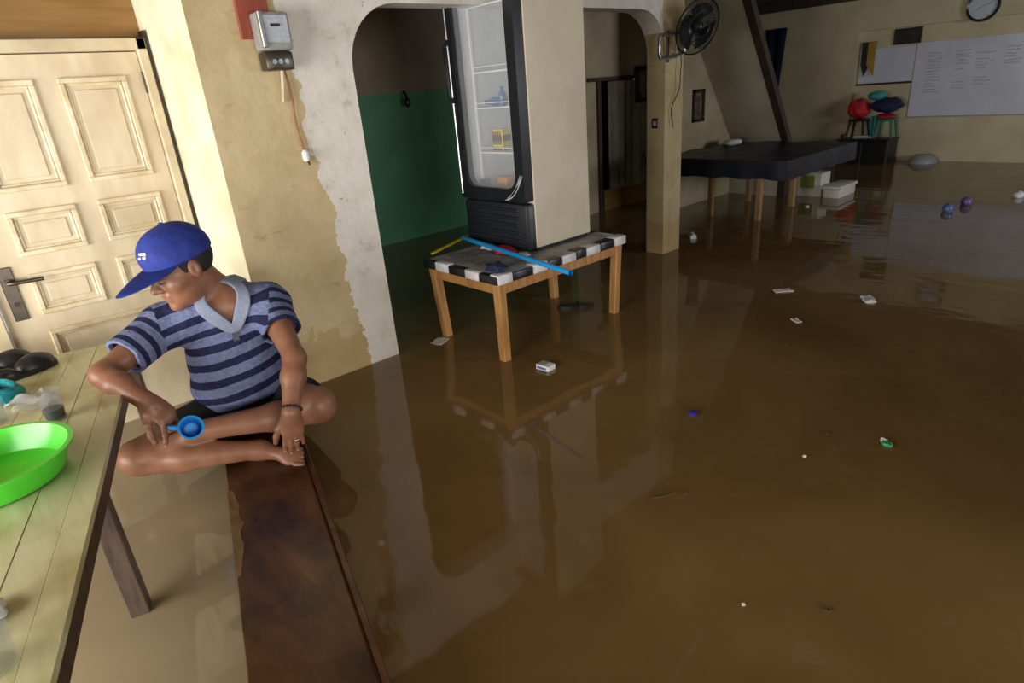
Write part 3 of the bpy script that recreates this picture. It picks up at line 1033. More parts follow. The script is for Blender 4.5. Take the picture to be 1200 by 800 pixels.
# ------------------------------------------------------------------ covered table (dark tarpaulin) at the back
def build_covered_table():
    x0, x1, y0, y1, zt = 5.60, 7.14, 2.60, 3.98, .62
    t = thing('covered_table', ((x0 + x1) / 2, (y0 + y1) / 2, ZB), 'long low table covered with a dark blue tarpaulin below the stair', 'table')
    bm = B()
    nx, ny = 26, 24
    rg = np.random.default_rng(5)
    P = {}
    def pt(i, j):
        # i,j from -2..n+2: outside rows hang down as a skirt
        ii, jj = min(max(i, 0), nx), min(max(j, 0), ny)
        x, y = x0 + (x1 - x0) * ii / nx, y0 + (y1 - y0) * jj / ny
        z = zt + .006 * math.sin(ii * .9) * math.sin(jj * .7)
        dx = 0 if 0 <= i <= nx else (i if i < 0 else i - nx)
        dy = 0 if 0 <= j <= ny else (j if j < 0 else j - ny)
        if dx or dy:
            lv = max(abs(dx), abs(dy))
            z = zt - .085 * lv - .006 * math.sin(ii * 1.3 + jj * 1.1)
            wav = .007 * math.sin(ii * .9 + jj * 1.0) + .010
            x += (np.sign(dx)) * wav
            y += (np.sign(dy)) * wav
        return (x, y, z)
    g = [[bm.verts.new(pt(i, j)) for j in range(-2, ny + 3)] for i in range(-2, nx + 3)]
    for i in range(len(g) - 1):
        for j in range(len(g[0]) - 1):
            bm.faces.new((g[i][j], g[i + 1][j], g[i + 1][j + 1], g[i][j + 1]))
    bmesh.ops.remove_doubles(bm, verts=bm.verts, dist=.0005)
    bmesh.ops.recalc_face_normals(bm, faces=bm.faces)
    obj('tarpaulin', bm, 'tarp', t, True)
    bm = box(B(), x0 + .02, x1 - .02, y0 + .02, y1 - .02, .56, .605)
    obj('board', bm, 'wood_leg', t)
    for a, b in ((5.89, 2.99), (5.91, 3.53), (6.68, 3.02), (6.75, 3.56)):
        bm = box(B(), a - .026, a + .026, b - .026, b + .026, ZB, .56, .004)
        obj('leg', bm, 'wood_leg', t)
    for x in (5.87, 6.68):
        obj('bearer', box(B(), x, x + .06, 2.9, 3.6, .50, .56), 'wood_leg', t)
build_covered_table()
bm = blob(B(), (6.72, 3.78, .655), (.17, .10, .035), .08, 3, 21, .3)
tag(obj('folded_cloth', bm, 'white', None, True), 'folded white cloth lying on the tarpaulin covered table', 'cloth')
# boxes standing beyond the covered table
t = thing('carton', (7.41, 3.12, ZB), 'worn carton with a yellow green patch behind the covered table', 'box')
obj('body', box(B(), 7.30, 7.52, 2.98, 3.26, ZB, .26, .01), 'foam', t)
obj('printed_patch', box(B(), 7.295, 7.30, 3.06, 3.22, .09, .23), 'green_bit', t).data.materials[0] = plain('olive_print', (.22, .24, .05), .6)
t = thing('foam_box', (7.50, 2.86, -.06), 'white foam box floating beside the covered table', 'box')
obj('tray', box(B(), 7.27, 7.71, 2.765, 2.945, -.06, .09, .012, 2), 'foam', t, True)
obj('lid', box(B(), 7.255, 7.725, 2.75, 2.96, .091, .13, .010, 2), 'foam', t, True)

# ------------------------------------------------------------------ far wall
t = thing('wall_clock', (10.27, 2.465, 1.72), 'round wall clock with pale face and black rim on the far wall', 'clock')
cc = V(10.297, 2.465, 1.905)
obj('rim', lathe(B(), [(.150, 0), (.178, 0), (.182, .03), (.17, .05), (.150, .035)], cc, (-1, 0, 0), 40, close=True), 'black_plastic', t, True)
fc = obj('face', lathe(B(), [(0, .0), (.155, .0), (.155, .015), (0, .015)], cc, (-1, 0, 0), 40), 'clock_face', t)
bm = B()
for k in range(12):
    a = k * math.pi / 6
    p = cc + V(-.017, math.sin(a) * .12, math.cos(a) * .12)
    q = cc + V(-.017, math.sin(a) * .135, math.cos(a) * .135)
    tube(bm, [p, q], .004, 4)
obj('hour_marks', bm, 'ink', fc)['kind'] = 'stuff'
for ang, L in ((2.2, .08), (5.0, .12)):
    bm = tube(B(), [cc + V(-.02, 0, 0), cc + V(-.02, math.sin(ang) * L, math.cos(ang) * L)], .004, 5)
    obj('hand', bm, 'ink', t)

def scribble(bm, x, y, z, w_, h_, rg):
    n = max(4, int(w_ / .014))
    pts = []
    for i in range(n):
        pts.append((x, y - w_ * i / (n - 1), z + rg.uniform(-.5, .5) * h_))
    tube(bm, pts, .004, 4)

t = thing('whiteboard', (10.41, 2.0, .60), 'large whiteboard with faded columns of handwriting on the far wall', 'whiteboard')
obj('panel', box(B(), 10.405, 10.42, -.1, 3.17, .605, 1.555, .002), 'white_board', t)
rg = random.Random(9)
bm = B()
for c0, rows in ((3.02, 14), (2.70, 13), (2.46, 12), (2.16, 6)):
    for k in range(rows):
        if rg.random() < .85:
            scribble(bm, 10.4045, c0, 1.41 - k * .038, rg.uniform(.1, .2), .020, rg)
obj('handwriting', bm, 'ink', t)['kind'] = 'stuff'
obj('bottom_rail', box(B(), 10.395, 10.42, -.1, 3.17, .590, .606, .002), 'bowl_grey', t)
t = thing('small_whiteboard', (10.40, 3.52, 1.04), 'small blank whiteboard with dark bottom rail beside the large one', 'whiteboard')
obj('panel', box(B(), 10.395, 10.42, 3.19, 3.89, 1.075, 1.53, .002), 'white_board', t)
obj('bottom_rail', box(B(), 10.385, 10.42, 3.18, 3.90, 1.05, 1.076, .003), 'frame_dark', t)
t = thing('pennant', (10.36, 3.77, 1.18), 'black and yellow cloth pennant hanging over the small whiteboard', 'pennant')
for k, (m_, dy) in enumerate((('frame_dark', .05), ('yellow', -.035))):
    bm = B()
    prism(bm, [(3.77 + dy + .05, 1.62), (3.77 + dy - .05, 1.62), (3.77 + dy - .055, 1.30), (3.77 + dy - .01 - .05 * k, 1.17 + .0), (3.77 + dy + .045, 1.33)], lambda a, b, s: (s, a, b), 10.362 - k * .012, 10.372 - k * .012)
    obj('cloth_strip', bm, m_, t)
M['mustard'] = plain('mustard_cloth', (.42, .25, .03), .8)
t.children[1].data.materials[0] = M['mustard']
obj('rod', tube(B(), [(10.365, 3.68, 1.62), (10.365, 3.87, 1.62)], .007, 6), 'frame_dark', t)

t = thing('black_cabinet', (10.1, 3.52, ZB), 'low black cabinet standing in the water at the far wall', 'cabinet')
obj('body', box(B(), 9.92, 10.28, 3.20, 3.88, ZB, .325, .004), 'cabinet_black', t)
obj('top', box(B(), 9.90, 10.29, 3.18, 3.90, .325, .345, .003), 'cabinet_black', t)
obj('door', box(B(), 9.912, 9.922, 3.215, 3.535, -.3, .31, .003), 'cabinet_black', t)
obj('door', box(B(), 9.912, 9.922, 3.545, 3.865, -.3, .31, .003), 'cabinet_black', t)

def stool(name, x, y, z, h_, w_, mat, label):
    t = thing(name, (x, y, z), label, 'stool')
    obj('seat', box(B(), x - w_ / 2, x + w_ / 2, y - w_ / 2, y + w_ / 2, z + h_ - .03, z + h_, .012, 2), mat, t, True)
    for i in (-1, 1):
        for j in (-1, 1):
            a, b = x + i * w_ * .40, y + j * w_ * .40
            bm = tube(B(), [(a, b, z + h_ - .03), (a + i * .03, b + j * .03, z)], [.018, .013], 8)
            obj('leg', bm, mat, t, True)
    return t
stool('plastic_stool', 10.15, 3.34, .346, .26, .22, 'green_chair', 'green plastic stool with clothes piled on it on the cabinet')
stool('plastic_stool', 10.15, 3.71, .346, .26, .22, 'cabinet_black', 'black plastic stool with a red bag on it on the cabinet')
def clothes(loc, rad, mat, label, seed, name='clothes_bundle', cat='clothes', rough=.12):
    bm = blob(B(), loc, rad, rough, 3, seed)
    return tag(obj(name, bm, mat, None, True), label, cat)
clothes((10.12, 3.35, .785), (.13, .20, .10), 'navy', 'navy clothes bundle heaped on the green stool', 31)
clothes((10.10, 3.34, .640), (.13, .14, .036), 'red', 'red cloth sticking out under the navy clothes', 32, 'red_cloth', 'cloth')
clothes((10.13, 3.72, .745), (.13, .14, .145), 'red', 'red bag standing on the black stool by the far wall', 33, 'red_bag', 'bag')
clothes((10.13, 3.50, .915), (.10, .12, .065), 'teal', 'teal helmet shaped bundle above the navy clothes', 34, 'teal_bundle', 'bundle', .04)
clothes((9.955, 3.55, .372), (.035, .15, .025), 'white', 'white dish towel lying on the black cabinet', 35, 'white_towel', 'towel')
M['dark_red'] = plain('dark_red_cloth', (.30, .015, .02), .8)
clothes((9.945, 3.82, .385), (.035, .05, .035), 'dark_red', 'dark red cloth on the corner of the black cabinet', 36, 'red_rag', 'cloth')
t = thing('stool_towel', (10.0, 3.44, .36), 'long teal towel hanging beside the green stool', 'towel')
obj('cloth', sheet('s', lambda u, v: Vector((9.93 + .01 * math.sin(u * 12), 3.40 + .07 * u, .36 + .30 * v)), 8, 4, 'teal', .006), 'teal', t)
bm = sheet('c', lambda u, v: Vector((10.28 - .03 * abs(math.sin(u * 6)), 5.13 + .34 * (u - .5) * (1 - .45 * (1 - v)), 1.02 + .93 * v)), 24, 10, 'navy', .01)
tag(obj('hanging_jacket', bm, 'navy', None, 'all'), 'dark navy jacket hanging on the far wall beside the stair', 'jacket')
bm = lathe(B(), [(.0, .115), (.10, .105), (.16, .06), (.185, .0), (.175, -.06), (.165, -.06), (.172, .0), (.15, .05), (.09, .09), (0, .1)], (10.24, 2.84, 0), n=28)
tag(obj('upturned_bowl', bm, 'bowl_grey', None, True), 'grey upturned plastic bowl floating by the far wall', 'bowl')

# ------------------------------------------------------------------ things floating on the water
t = thing('cigarette_pack', (2.07, 2.2, 0), 'white cigarette pack floating near the table leg', 'packet')
def rot_box(bm, c, dx, dy, dz, rz, z0):
    ca, sa = math.cos(rz), math.sin(rz)
    ax, ay = Vector((ca, sa, 0)), Vector((-sa, ca, 0))
    c = Vector(c)
    return obox(bm, c - ax * dx / 2 - ay * dy / 2 + Vector((0, 0, z0)), ax * dx, ay * dy, (0, 0, dz), min(dx, dy, dz) * .1)
obj('pack', rot_box(B(), (2.08, 2.19, 0), .062, .088, .03, .1, -.004), 'white', t)
obj('flap_print', rot_box(B(), (2.08, 2.205, 0), .05, .05, .002, .1, .0255), 'bowl_grey', t)
obj('blue_print', rot_box(B(), (2.046, 2.19, 0), .002, .06, .012, .1, .006), 'blue_ball', t)
def flake(name, p, w_, l_, rz, mat, label, cat='litter', th=.006):
    bm = rot_box(B(), (p[0], p[1], 0), w_, l_, th, rz, -.001)
    bmesh.ops.subdivide_edges(bm, edges=bm.edges[:], cuts=1)
    rg_ = random.Random(int(p[0] * 1000))
    for v in bm.verts:
        v.co.x += rg_.uniform(-.12, .12) * w_
        v.co.y += rg_.uniform(-.12, .12) * l_
        v.co.z += max(0, rg_.uniform(-.5, 1)) * th if v.co.z > .001 else 0
    return tag(obj(name, bm, mat), label, cat)
flake('paper_scrap', (1.95, 2.985), .09, .07, .5, 'foam', 'pale paper scrap floating by the left table leg', 'paper')
t = thing('sandal', (2.9, 2.73, 0), 'dark sandal floating under the fridge table', 'sandal')
bm = B()
P = [(math.cos(a) * (.13 if math.cos(a) > 0 else .12), math.sin(a) * (.042 + .01 * math.cos(a))) for a in [2 * math.pi * k / 24 for k in range(24)]]
ca, sa = math.cos(-.75), math.sin(-.75)
prism(bm, P, lambda a, b, s: (2.9 + a * ca - b * sa, 2.73 + a * sa + b * ca, s), -.004, .018)
obj('sole', bm, 'dark_wet', t)
bm = tube(B(), [(2.9 + .02 * ca - .04 * -sa, 2.73 + .02 * sa + .04 * ca * -1, .015), (2.92, 2.72, .04), (2.9 + .02 * ca + .04 * -sa, 2.73 + .02 * sa + .04 * ca, .015)], .009, 6)
obj('strap', bm, 'dark_wet', t, True)
bottle('floating_bottle', (4.92, 3.10, .012), (.55, .5, 0), .20, .03, 'white', 'bottle_blue', 'pale plastic bottle floating beside the column')
flake('plastic_scrap', (3.95, 1.79), .05, .11, .9, 'foam', 'pale plastic scrap floating between the column and the pennant wall', 'litter')
flake('plastic_scrap', (4.06, 1.295), .05, .11, -.9, 'white', 'bright white plastic scrap floating on the open water', 'litter', .01)
flake('plastic_scrap', (3.475, 1.48), .03, .06, -.6, 'foam', 'small cream scrap floating before the covered table', 'litter')
flake('wrapper', (2.405, .625), .022, .03, .4, 'green_bit', 'green and white wrapper floating on the open water', 'wrapper', .008)
flake('wrapper_tail', (2.43, .645), .018, .022, .2, 'white', 'white torn end beside the green wrapper', 'wrapper', .005)
bm = lathe(B(), [(0, 0), (.017, 0), (.017, .014), (.013, .017), (0, .017)], (2.144, 1.325, -.003), n=18)
tag(obj('bottle_cap', bm, 'blue_bit', None, True), 'dark blue bottle cap floating on the water', 'cap')
bits = [((2.127, .821), .008, .012, 'white', 'tiny white crumb floating near the green wrapper'), ((3.106, 1.364), .014, .012, 'leaf', 'tiny dark crumb floating near the small cream scrap'), ((2.342, .831), .012, .015, 'leaf', 'small brown crumb between green wrapper and blue bottle cap'),
        ((1.438, .446), .012, .014, 'leaf', 'small dead leaf bit on open water away from the bench'), ((1.30, .62), .006, .008, 'foam', 'pale speck floating near the dead leaf bit'), ((1.63, 1.03), .007, .014, 'leaf', 'dark leaf bit floating beside the twig')]
for p, a, b, m_, l in bits:
    flake('debris_bit', p, a, b, 1.1, m_, l, 'debris', .004)['group'] = 'tiny bits drifting on the water'
bm = tube(B(), [(1.53, 1.10, .001), (1.56, 1.073, .004), (1.61, 1.055, .002)], .0022, 5)
tag(obj('twig', bm, 'leaf'), 'thin dark twig floating on the water', 'twig')
for p, m_, l in (((6.96, 1.65), 'blue_ball', 'blue ball floating before the whiteboard wall'), ((7.36, 1.6), 'purple_ball', 'purple ball floating before the whiteboard wall')):
    bm = blob(B(), (p[0], p[1], .03), (.05, .05, .05), .02, 3, 2)
    tag(obj('ball', bm, m_, None, True), l, 'ball')
bm = blob(B(), (7.93, 1.30, .025), (.06, .05, .04), .1, 2, 2)
tag(obj('foam_lump', bm, 'white', None, True), 'white foam lump floating near the balls', 'foam')
bm = lathe(B(), [(0, 0), (.02, 0), (.022, .012), (0, .02)], (6.70, 2.86, 0), n=12)
tag(obj('foam_crumb', bm, 'white', None, True), 'small white foam crumb floating under the covered table', 'foam')

# ------------------------------------------------------------------ plank table on the left
TD = V(.2715, .9624, 0)      # along the table and the bench
TN = V(-.9624, .2715, 0)     # across, away from the bench
LT = .5
EDGE = V(.211, 2.401, LT)    # a point on the near long edge
T0 = TD.dot(EDGE)
def lt(a, b, z):             # a along (absolute distance), b across from the edge
    return EDGE + TD * (a - T0) + TN * b + V(0, 0, z - LT)
def build_plank_table():
    a0, a1 = .35, 3.10
    t = thing('plank_table', lt(1.7, .4, ZB), 'pale olive plank table with dark apron beside the seated person', 'table')
    wd = [.062, .085, .088, .085, .09, .086, .088, .085]
    b = 0
    rg = random.Random(2)
    for i, w_ in enumerate(wd):
        bm = obox(B(), lt(a0, b + .0006, LT - .02), TD * (a1 - a0 + (0 if i == 0 else rg.uniform(-.004, .004))), TN * (w_ - .0012), (0, 0, .02 + rg.uniform(-.0006, .0006)), .0008)
        obj('plank', bm, 'plank', t)
        b += w_
    W = b
    bm = B()
    obox(bm, lt(a0, .004, LT - .075), TD * (a1 - a0), TN * .022, (0, 0, .054))
    obox(bm, lt(a0, W - .026, LT - .075), TD * (a1 - a0), TN * .022, (0, 0, .054))
    obox(bm, lt(a1 - .03, .02, LT - .085), TD * .022, TN * (W - .04), (0, 0, .064))
    obj('apron', bm, 'apron', t)
    for a in (1.84, 3.0, .5):
        for bb in (.012, W - .07):
            bm = obox(B(), lt(a, bb, ZB), TD * .055, TN * .055, (0, 0, LT - .022 - ZB), .004)
            obj('leg', bm, 'ltable_leg', t)
build_plank_table()

def on_table(x, y, dz=0):
    return V(x, y, LT + .001 + dz)
# green basin
c = on_table(-.158, 2.085)
bm = lathe(B(), [(0, 0), (.155, 0), (.168, .006), (.196, .072), (.207, .075), (.207, .080), (.193, .080), (.163, .012), (.15, .007), (0, .007)], c, n=48)
tag(obj('green_basin', bm, 'green_plastic', None, True), 'bright green round plastic basin on the plank table', 'basin')

def tumbler(name, c, h_, r0, r1, label, drink=None):
    t = thing(name, c, label, 'glass')
    bm = lathe(B(), [(0, 0), (r0, 0), (r1, h_), (r1 - .002, h_), (r0 - .002, .006), (0, .006)], c, n=26)
    obj('glass', bm, 'glass', t, True)
    if drink:
        rd = r0 + (r1 - r0) * drink - .0025
        bm = lathe(B(), [(0, .0065), (r0 - .0025, .0065), (rd, h_ * drink), (0, h_ * drink)], c, n=26)
        obj('drink', bm, 'coffee', t, True)
    return t
tumbler('drinking_glass', on_table(.028, 2.425), .105, .030, .038, 'glass holding dark coffee beside the green basin', .38)
tumbler('drinking_glass', on_table(-.125, 2.56), .10, .030, .037, 'empty clear glass between the teal cloth and green basin')
t = tumbler('drinking_glass', on_table(-.208, 1.288), .125, .036, .045, 'large empty clear glass with a white napkin behind it')
bm = blob(B(), on_table(-.225, 1.455, .012), (.05, .04, .012), .15, 3, 41)
tag(obj('napkin', bm, 'white', None, True), 'crumpled white napkin behind the large empty glass', 'napkin')
# teal cloth, plastic wrap
bm = B()
rg = random.Random(6)
for k in range(9):
    pts = []
    a0 = rg.uniform(0, 6)
    for i in range(12):
        s = i / 11
        pts.append(on_table(-.10 + .07 * math.cos(a0 + s * 5) * (1 - .3 * k / 9) + rg.uniform(-.004, .004), 2.80 + .075 * math.sin(a0 + s * 5) * (1 - .3 * k / 9), .012 + .005 * k * math.sin(s * 3.1)))
    tube(bm, pts, .011, 6)
tag(obj('teal_rag', bm, 'teal_cloth', None, True), 'twisted teal rag beside the black shoes on the table', 'cloth')
def wrap(u, v):
    return on_table(-.02 + .13 * (u - .5) + .02 * math.sin(v * 5), 2.64 + .16 * (v - .5), .014 + .012 * math.sin(u * 8 + v * 5) + .010 * math.sin(v * 12 - u * 4))
m_, nt_, b_ = new_mat('clear_plastic_wrap', .2)
b_.inputs['Base Color'].default_value = (.8, .8, .84, 1)
b_.inputs['Alpha'].default_value = .38
M['wrap'] = m_
tag(obj('plastic_wrap', sheet('w', wrap, 14, 14, 'wrap', .001), 'wrap', None, 'all'), 'crumpled clear plastic bag beside the coffee glass', 'bag')
# pair of black shoes
def shoe(c, rz, label):
    t = thing('rubber_shoe', c, label, 'shoe', 'pair of black shoes on the plank table')
    ca, sa = math.cos(rz), math.sin(rz)
    fn = lambda a, b, s: (c.x + a * ca - b * sa, c.y + a * sa + b * ca, c.z + s)
    P = []
    for k in range(28):
        a = 2 * math.pi * k / 28
        x = math.cos(a) * .14
        P.append((x, math.sin(a) * (.043 + .009 * math.cos(a)) ** 1))
    obj('sole', prism(B(), P, fn, 0, .022), 'shoe', t)
    bm = B()
    tb = bmesh.new()
    bmesh.ops.create_uvsphere(tb, u_segments=20, v_segments=10, radius=1)
    for v in tb.verts:
        x, y, z = v.co
        v.co = Vector((x * .075 + .06, y * .047, max(z, 0) * .052 + .02))
    for v in tb.verts:
        v.co = Vector(fn(v.co.x, v.co.y, v.co.z))
    merge(bm, tb)
    obj('upper', bm, 'shoe', t, True)
    bm = tube(B(), [fn(-.01, -.045, .02), fn(-.05, -.04, .05), fn(-.115, -.02, .06), fn(-.125, 0, .062), fn(-.115, .02, .06), fn(-.05, .04, .05), fn(-.01, .045, .02)], .011, 8)
    obj('heel_strap', bm, 'shoe', t, True)
shoe(on_table(-.02, 3.02), .35, 'black rubber slip-on shoe lying next to the teal rag')
shoe(on_table(-.09, 3.17), .15, 'black rubber slip-on shoe closest to the panelled door')

# ------------------------------------------------------------------ bench
BZ = .06
def build_bench():
    L0 = V(.173, 1.356, BZ)
    d = V(.272, .9623, 0)
    s = V(.9623, -.272, 0)
    base = d.dot(L0)
    def bp(a, b, z):
        return L0 + d * (a - base) + s * b + V(0, 0, z - BZ)
    t = thing('wooden_bench', bp(1.7, .15, ZB), 'dark wet wooden bench just above the water under the seated person', 'bench')
    a0, a1 = .55, 3.07
    obj('seat_board', obox(B(), bp(a0, 0, BZ - .03), d * (a1 - a0), s * .298, (0, 0, .03), .003), 'bench', t)
    obj('edge_rail', obox(B(), bp(a0, .303, BZ - .034), d * (a1 - a0), s * .022, (0, 0, .032), .003), 'bench_edge', t)
    bm = B()
    rg = random.Random(3)
    P = [(0, 0)]
    aa = [1.78 + .04 * i for i in range(14)]
    top = [(a, .012 + .03 * math.sin(math.pi * (i + .3) / 14.3) * rg.uniform(.5, 1.1)) for i, a in enumerate(aa)]
    P = [(aa[0], -.0015), (aa[-1], -.0015)] + top[::-1]
    prism(bm, P, lambda a, b, z: bp(a, b, z), BZ - .025, BZ + .0008)
    obj('worn_edge', bm, 'bench_worn', t)
    for a in (.75, 2.6):
        for b in (.03, .24):
            obj('leg', obox(B(), bp(a, b, ZB), d * .05, s * .045, (0, 0, BZ - .03 - ZB)), 'bench', t)
build_bench()
# ------------------------------------------------------------------ seated person (smooth-blended distance field, meshed once)
class Field:
    def __init__(self, lo, hi, res):
        self.lo = np.array(lo, float)
        self.res = res
        self.n = np.ceil((np.array(hi, float) - self.lo) / res).astype(int) + 1
        self.v = np.full(self.n, .2, np.float32)   # far outside

    def sub(self, lo, hi, pad):
        a = np.maximum(np.floor((np.array(lo) - pad - self.lo) / self.res).astype(int), 0)
        b = np.minimum(np.ceil((np.array(hi) + pad - self.lo) / self.res).astype(int) + 1, self.n)
        if np.any(b <= a):
            return None, None
        ax = [(self.lo[i] + np.arange(a[i], b[i]) * self.res).astype(np.float32) for i in range(3)]
        X, Y, Z = np.meshgrid(*ax, indexing='ij', sparse=True)
        return (slice(a[0], b[0]), slice(a[1], b[1]), slice(a[2], b[2])), (X, Y, Z)

    def blend(self, sl, d, k, mode):
        v = self.v[sl]
        if mode == 'cut':
            d = -d
            h = np.maximum(k - np.abs(v - d), 0) / k
            self.v[sl] = np.maximum(v, d) + h * h * k * .25
        else:
            h = np.maximum(k - np.abs(v - d), 0) / k
            self.v[sl] = np.minimum(v, d) - h * h * k * .25

    def cap(self, a, b, ra, rb=None, k=.02, mode='add'):
        rb = ra if rb is None else rb
        a, b = np.array(a, float), np.array(b, float)
        m = max(ra, rb)
        sl, P = self.sub(np.minimum(a, b) - m, np.maximum(a, b) + m, k + .02)
        if sl is None:
            return
        d = b - a
        L2 = max(float(d @ d), 1e-9)
        px, py, pz = P[0] - a[0], P[1] - a[1], P[2] - a[2]
        h = np.clip((px * d[0] + py * d[1] + pz * d[2]) / L2, 0, 1)
        q = np.sqrt((px - d[0] * h) ** 2 + (py - d[1] * h) ** 2 + (pz - d[2] * h) ** 2) - (ra + (rb - ra) * h)
        self.blend(sl, q, k, mode)

    def ell(self, c, r, ax=None, k=.02, mode='add'):
        c, r = np.array(c, float), np.array(r, float)
        ax = np.eye(3) if ax is None else np.array([np.array(v, float) for v in ax])
        m = float(r.max())
        sl, P = self.sub(c - m, c + m, k + .02)
        if sl is None:
            return
        p = [P[i] - c[i] for i in range(3)]
        q = [sum(ax[j][i] * p[i] for i in range(3)) for j in range(3)]
        k0 = np.sqrt(sum((q[j] / r[j]) ** 2 for j in range(3))) + 1e-6
        k1 = np.sqrt(sum((q[j] / r[j] ** 2) ** 2 for j in range(3))) + 1e-6
        self.blend(sl, k0 * (k0 - 1) / k1, k, mode)

    def plane(self, p, nrm, k=.004):
        """keep the side opposite to nrm"""
        nrm = np.array(nrm, float)
        nrm /= np.linalg.norm(nrm)
        sl, P = self.sub(self.lo, self.lo + self.n * self.res, 0)
        d = sum((P[i] - p[i]) * nrm[i] for i in range(3))
        self.blend(sl, -d, k, 'cut')

    def mesh(self):
        v = self.v
        v[0], v[-1], v[:, 0], v[:, -1], v[:, :, 0], v[:, :, -1] = (.05,) * 6
        s = v < 0
        nx, ny, nz = v.shape
        c = np.zeros((nx - 1, ny - 1, nz - 1), np.int8)
        for i in (0, 1):
            for j in (0, 1):
                for k in (0, 1):
                    c += s[i:nx - 1 + i, j:ny - 1 + j, k:nz - 1 + k]
        act = (c > 0) & (c < 8)
        idx = np.argwhere(act)
        ids = np.full(act.shape, -1, np.int32)
        ids[act] = np.arange(len(idx))
        pos = np.zeros((len(idx), 3))
        cnt = np.zeros(len(idx))
        corners = [(i, j, k) for i in (0, 1) for j in (0, 1) for k in (0, 1)]
        cv = {q: v[idx[:, 0] + q[0], idx[:, 1] + q[1], idx[:, 2] + q[2]] for q in corners}
        for q in corners:
            for ax in range(3):
                if q[ax] == 0:
                    q2 = tuple(q[i] + (1 if i == ax else 0) for i in range(3))
                    a, b = cv[q], cv[q2]
                    m = (a < 0) != (b < 0)
                    t = a[m] / (a[m] - b[m])
                    p = np.tile(np.array(q, float), (m.sum(), 1))
                    p[:, ax] += t
                    pos[m] += p
                    cnt[m] += 1
        pos = (idx + pos / cnt[:, None]) * self.res + self.lo
        quads = []
        for ax in range(3):
            o1, o2 = (ax + 1) % 3, (ax + 2) % 3
            sa = [slice(1, n - 1) for n in v.shape]
            sb = list(sa)
            sa[ax] = slice(0, v.shape[ax] - 1)
            sb[ax] = slice(1, v.shape[ax])
            A, Bv = s[tuple(sa)], s[tuple(sb)]
            for flip, msk in ((False, A & ~Bv), (True, ~A & Bv)):
                e = np.argwhere(msk)
                if not len(e):
                    continue
                e = e.copy()
                e[:, o1] += 1
                e[:, o2] += 1
                q = []
                for d1, d2 in ((-1, -1), (0, -1), (0, 0), (-1, 0)):
                    t = e.copy()
                    t[:, o1] += d1
                    t[:, o2] += d2
                    q.append(ids[t[:, 0], t[:, 1], t[:, 2]])
                q = np.stack(q, 1)
                quads.append(q[:, ::-1] if flip else q)
        return pos, np.concatenate(quads)

def np_mesh(name, pos, quads):
    me = bpy.data.meshes.new(name)
    me.vertices.add(len(pos))
    me.vertices.foreach_set('co', pos.astype(np.float32).ravel())
    me.loops.add(quads.size)
    me.loops.foreach_set('vertex_index', quads.astype(np.int32).ravel())
    me.polygons.add(len(quads))
    me.polygons.foreach_set('loop_start', np.arange(0, quads.size, 4, dtype=np.int32))
    me.update(calc_edges=True)
    me.validate()
    return me

def A3(*a):
    return np.array(a, float)

def unit(v):
    v = np.array(v, float)
    return v / np.linalg.norm(v)

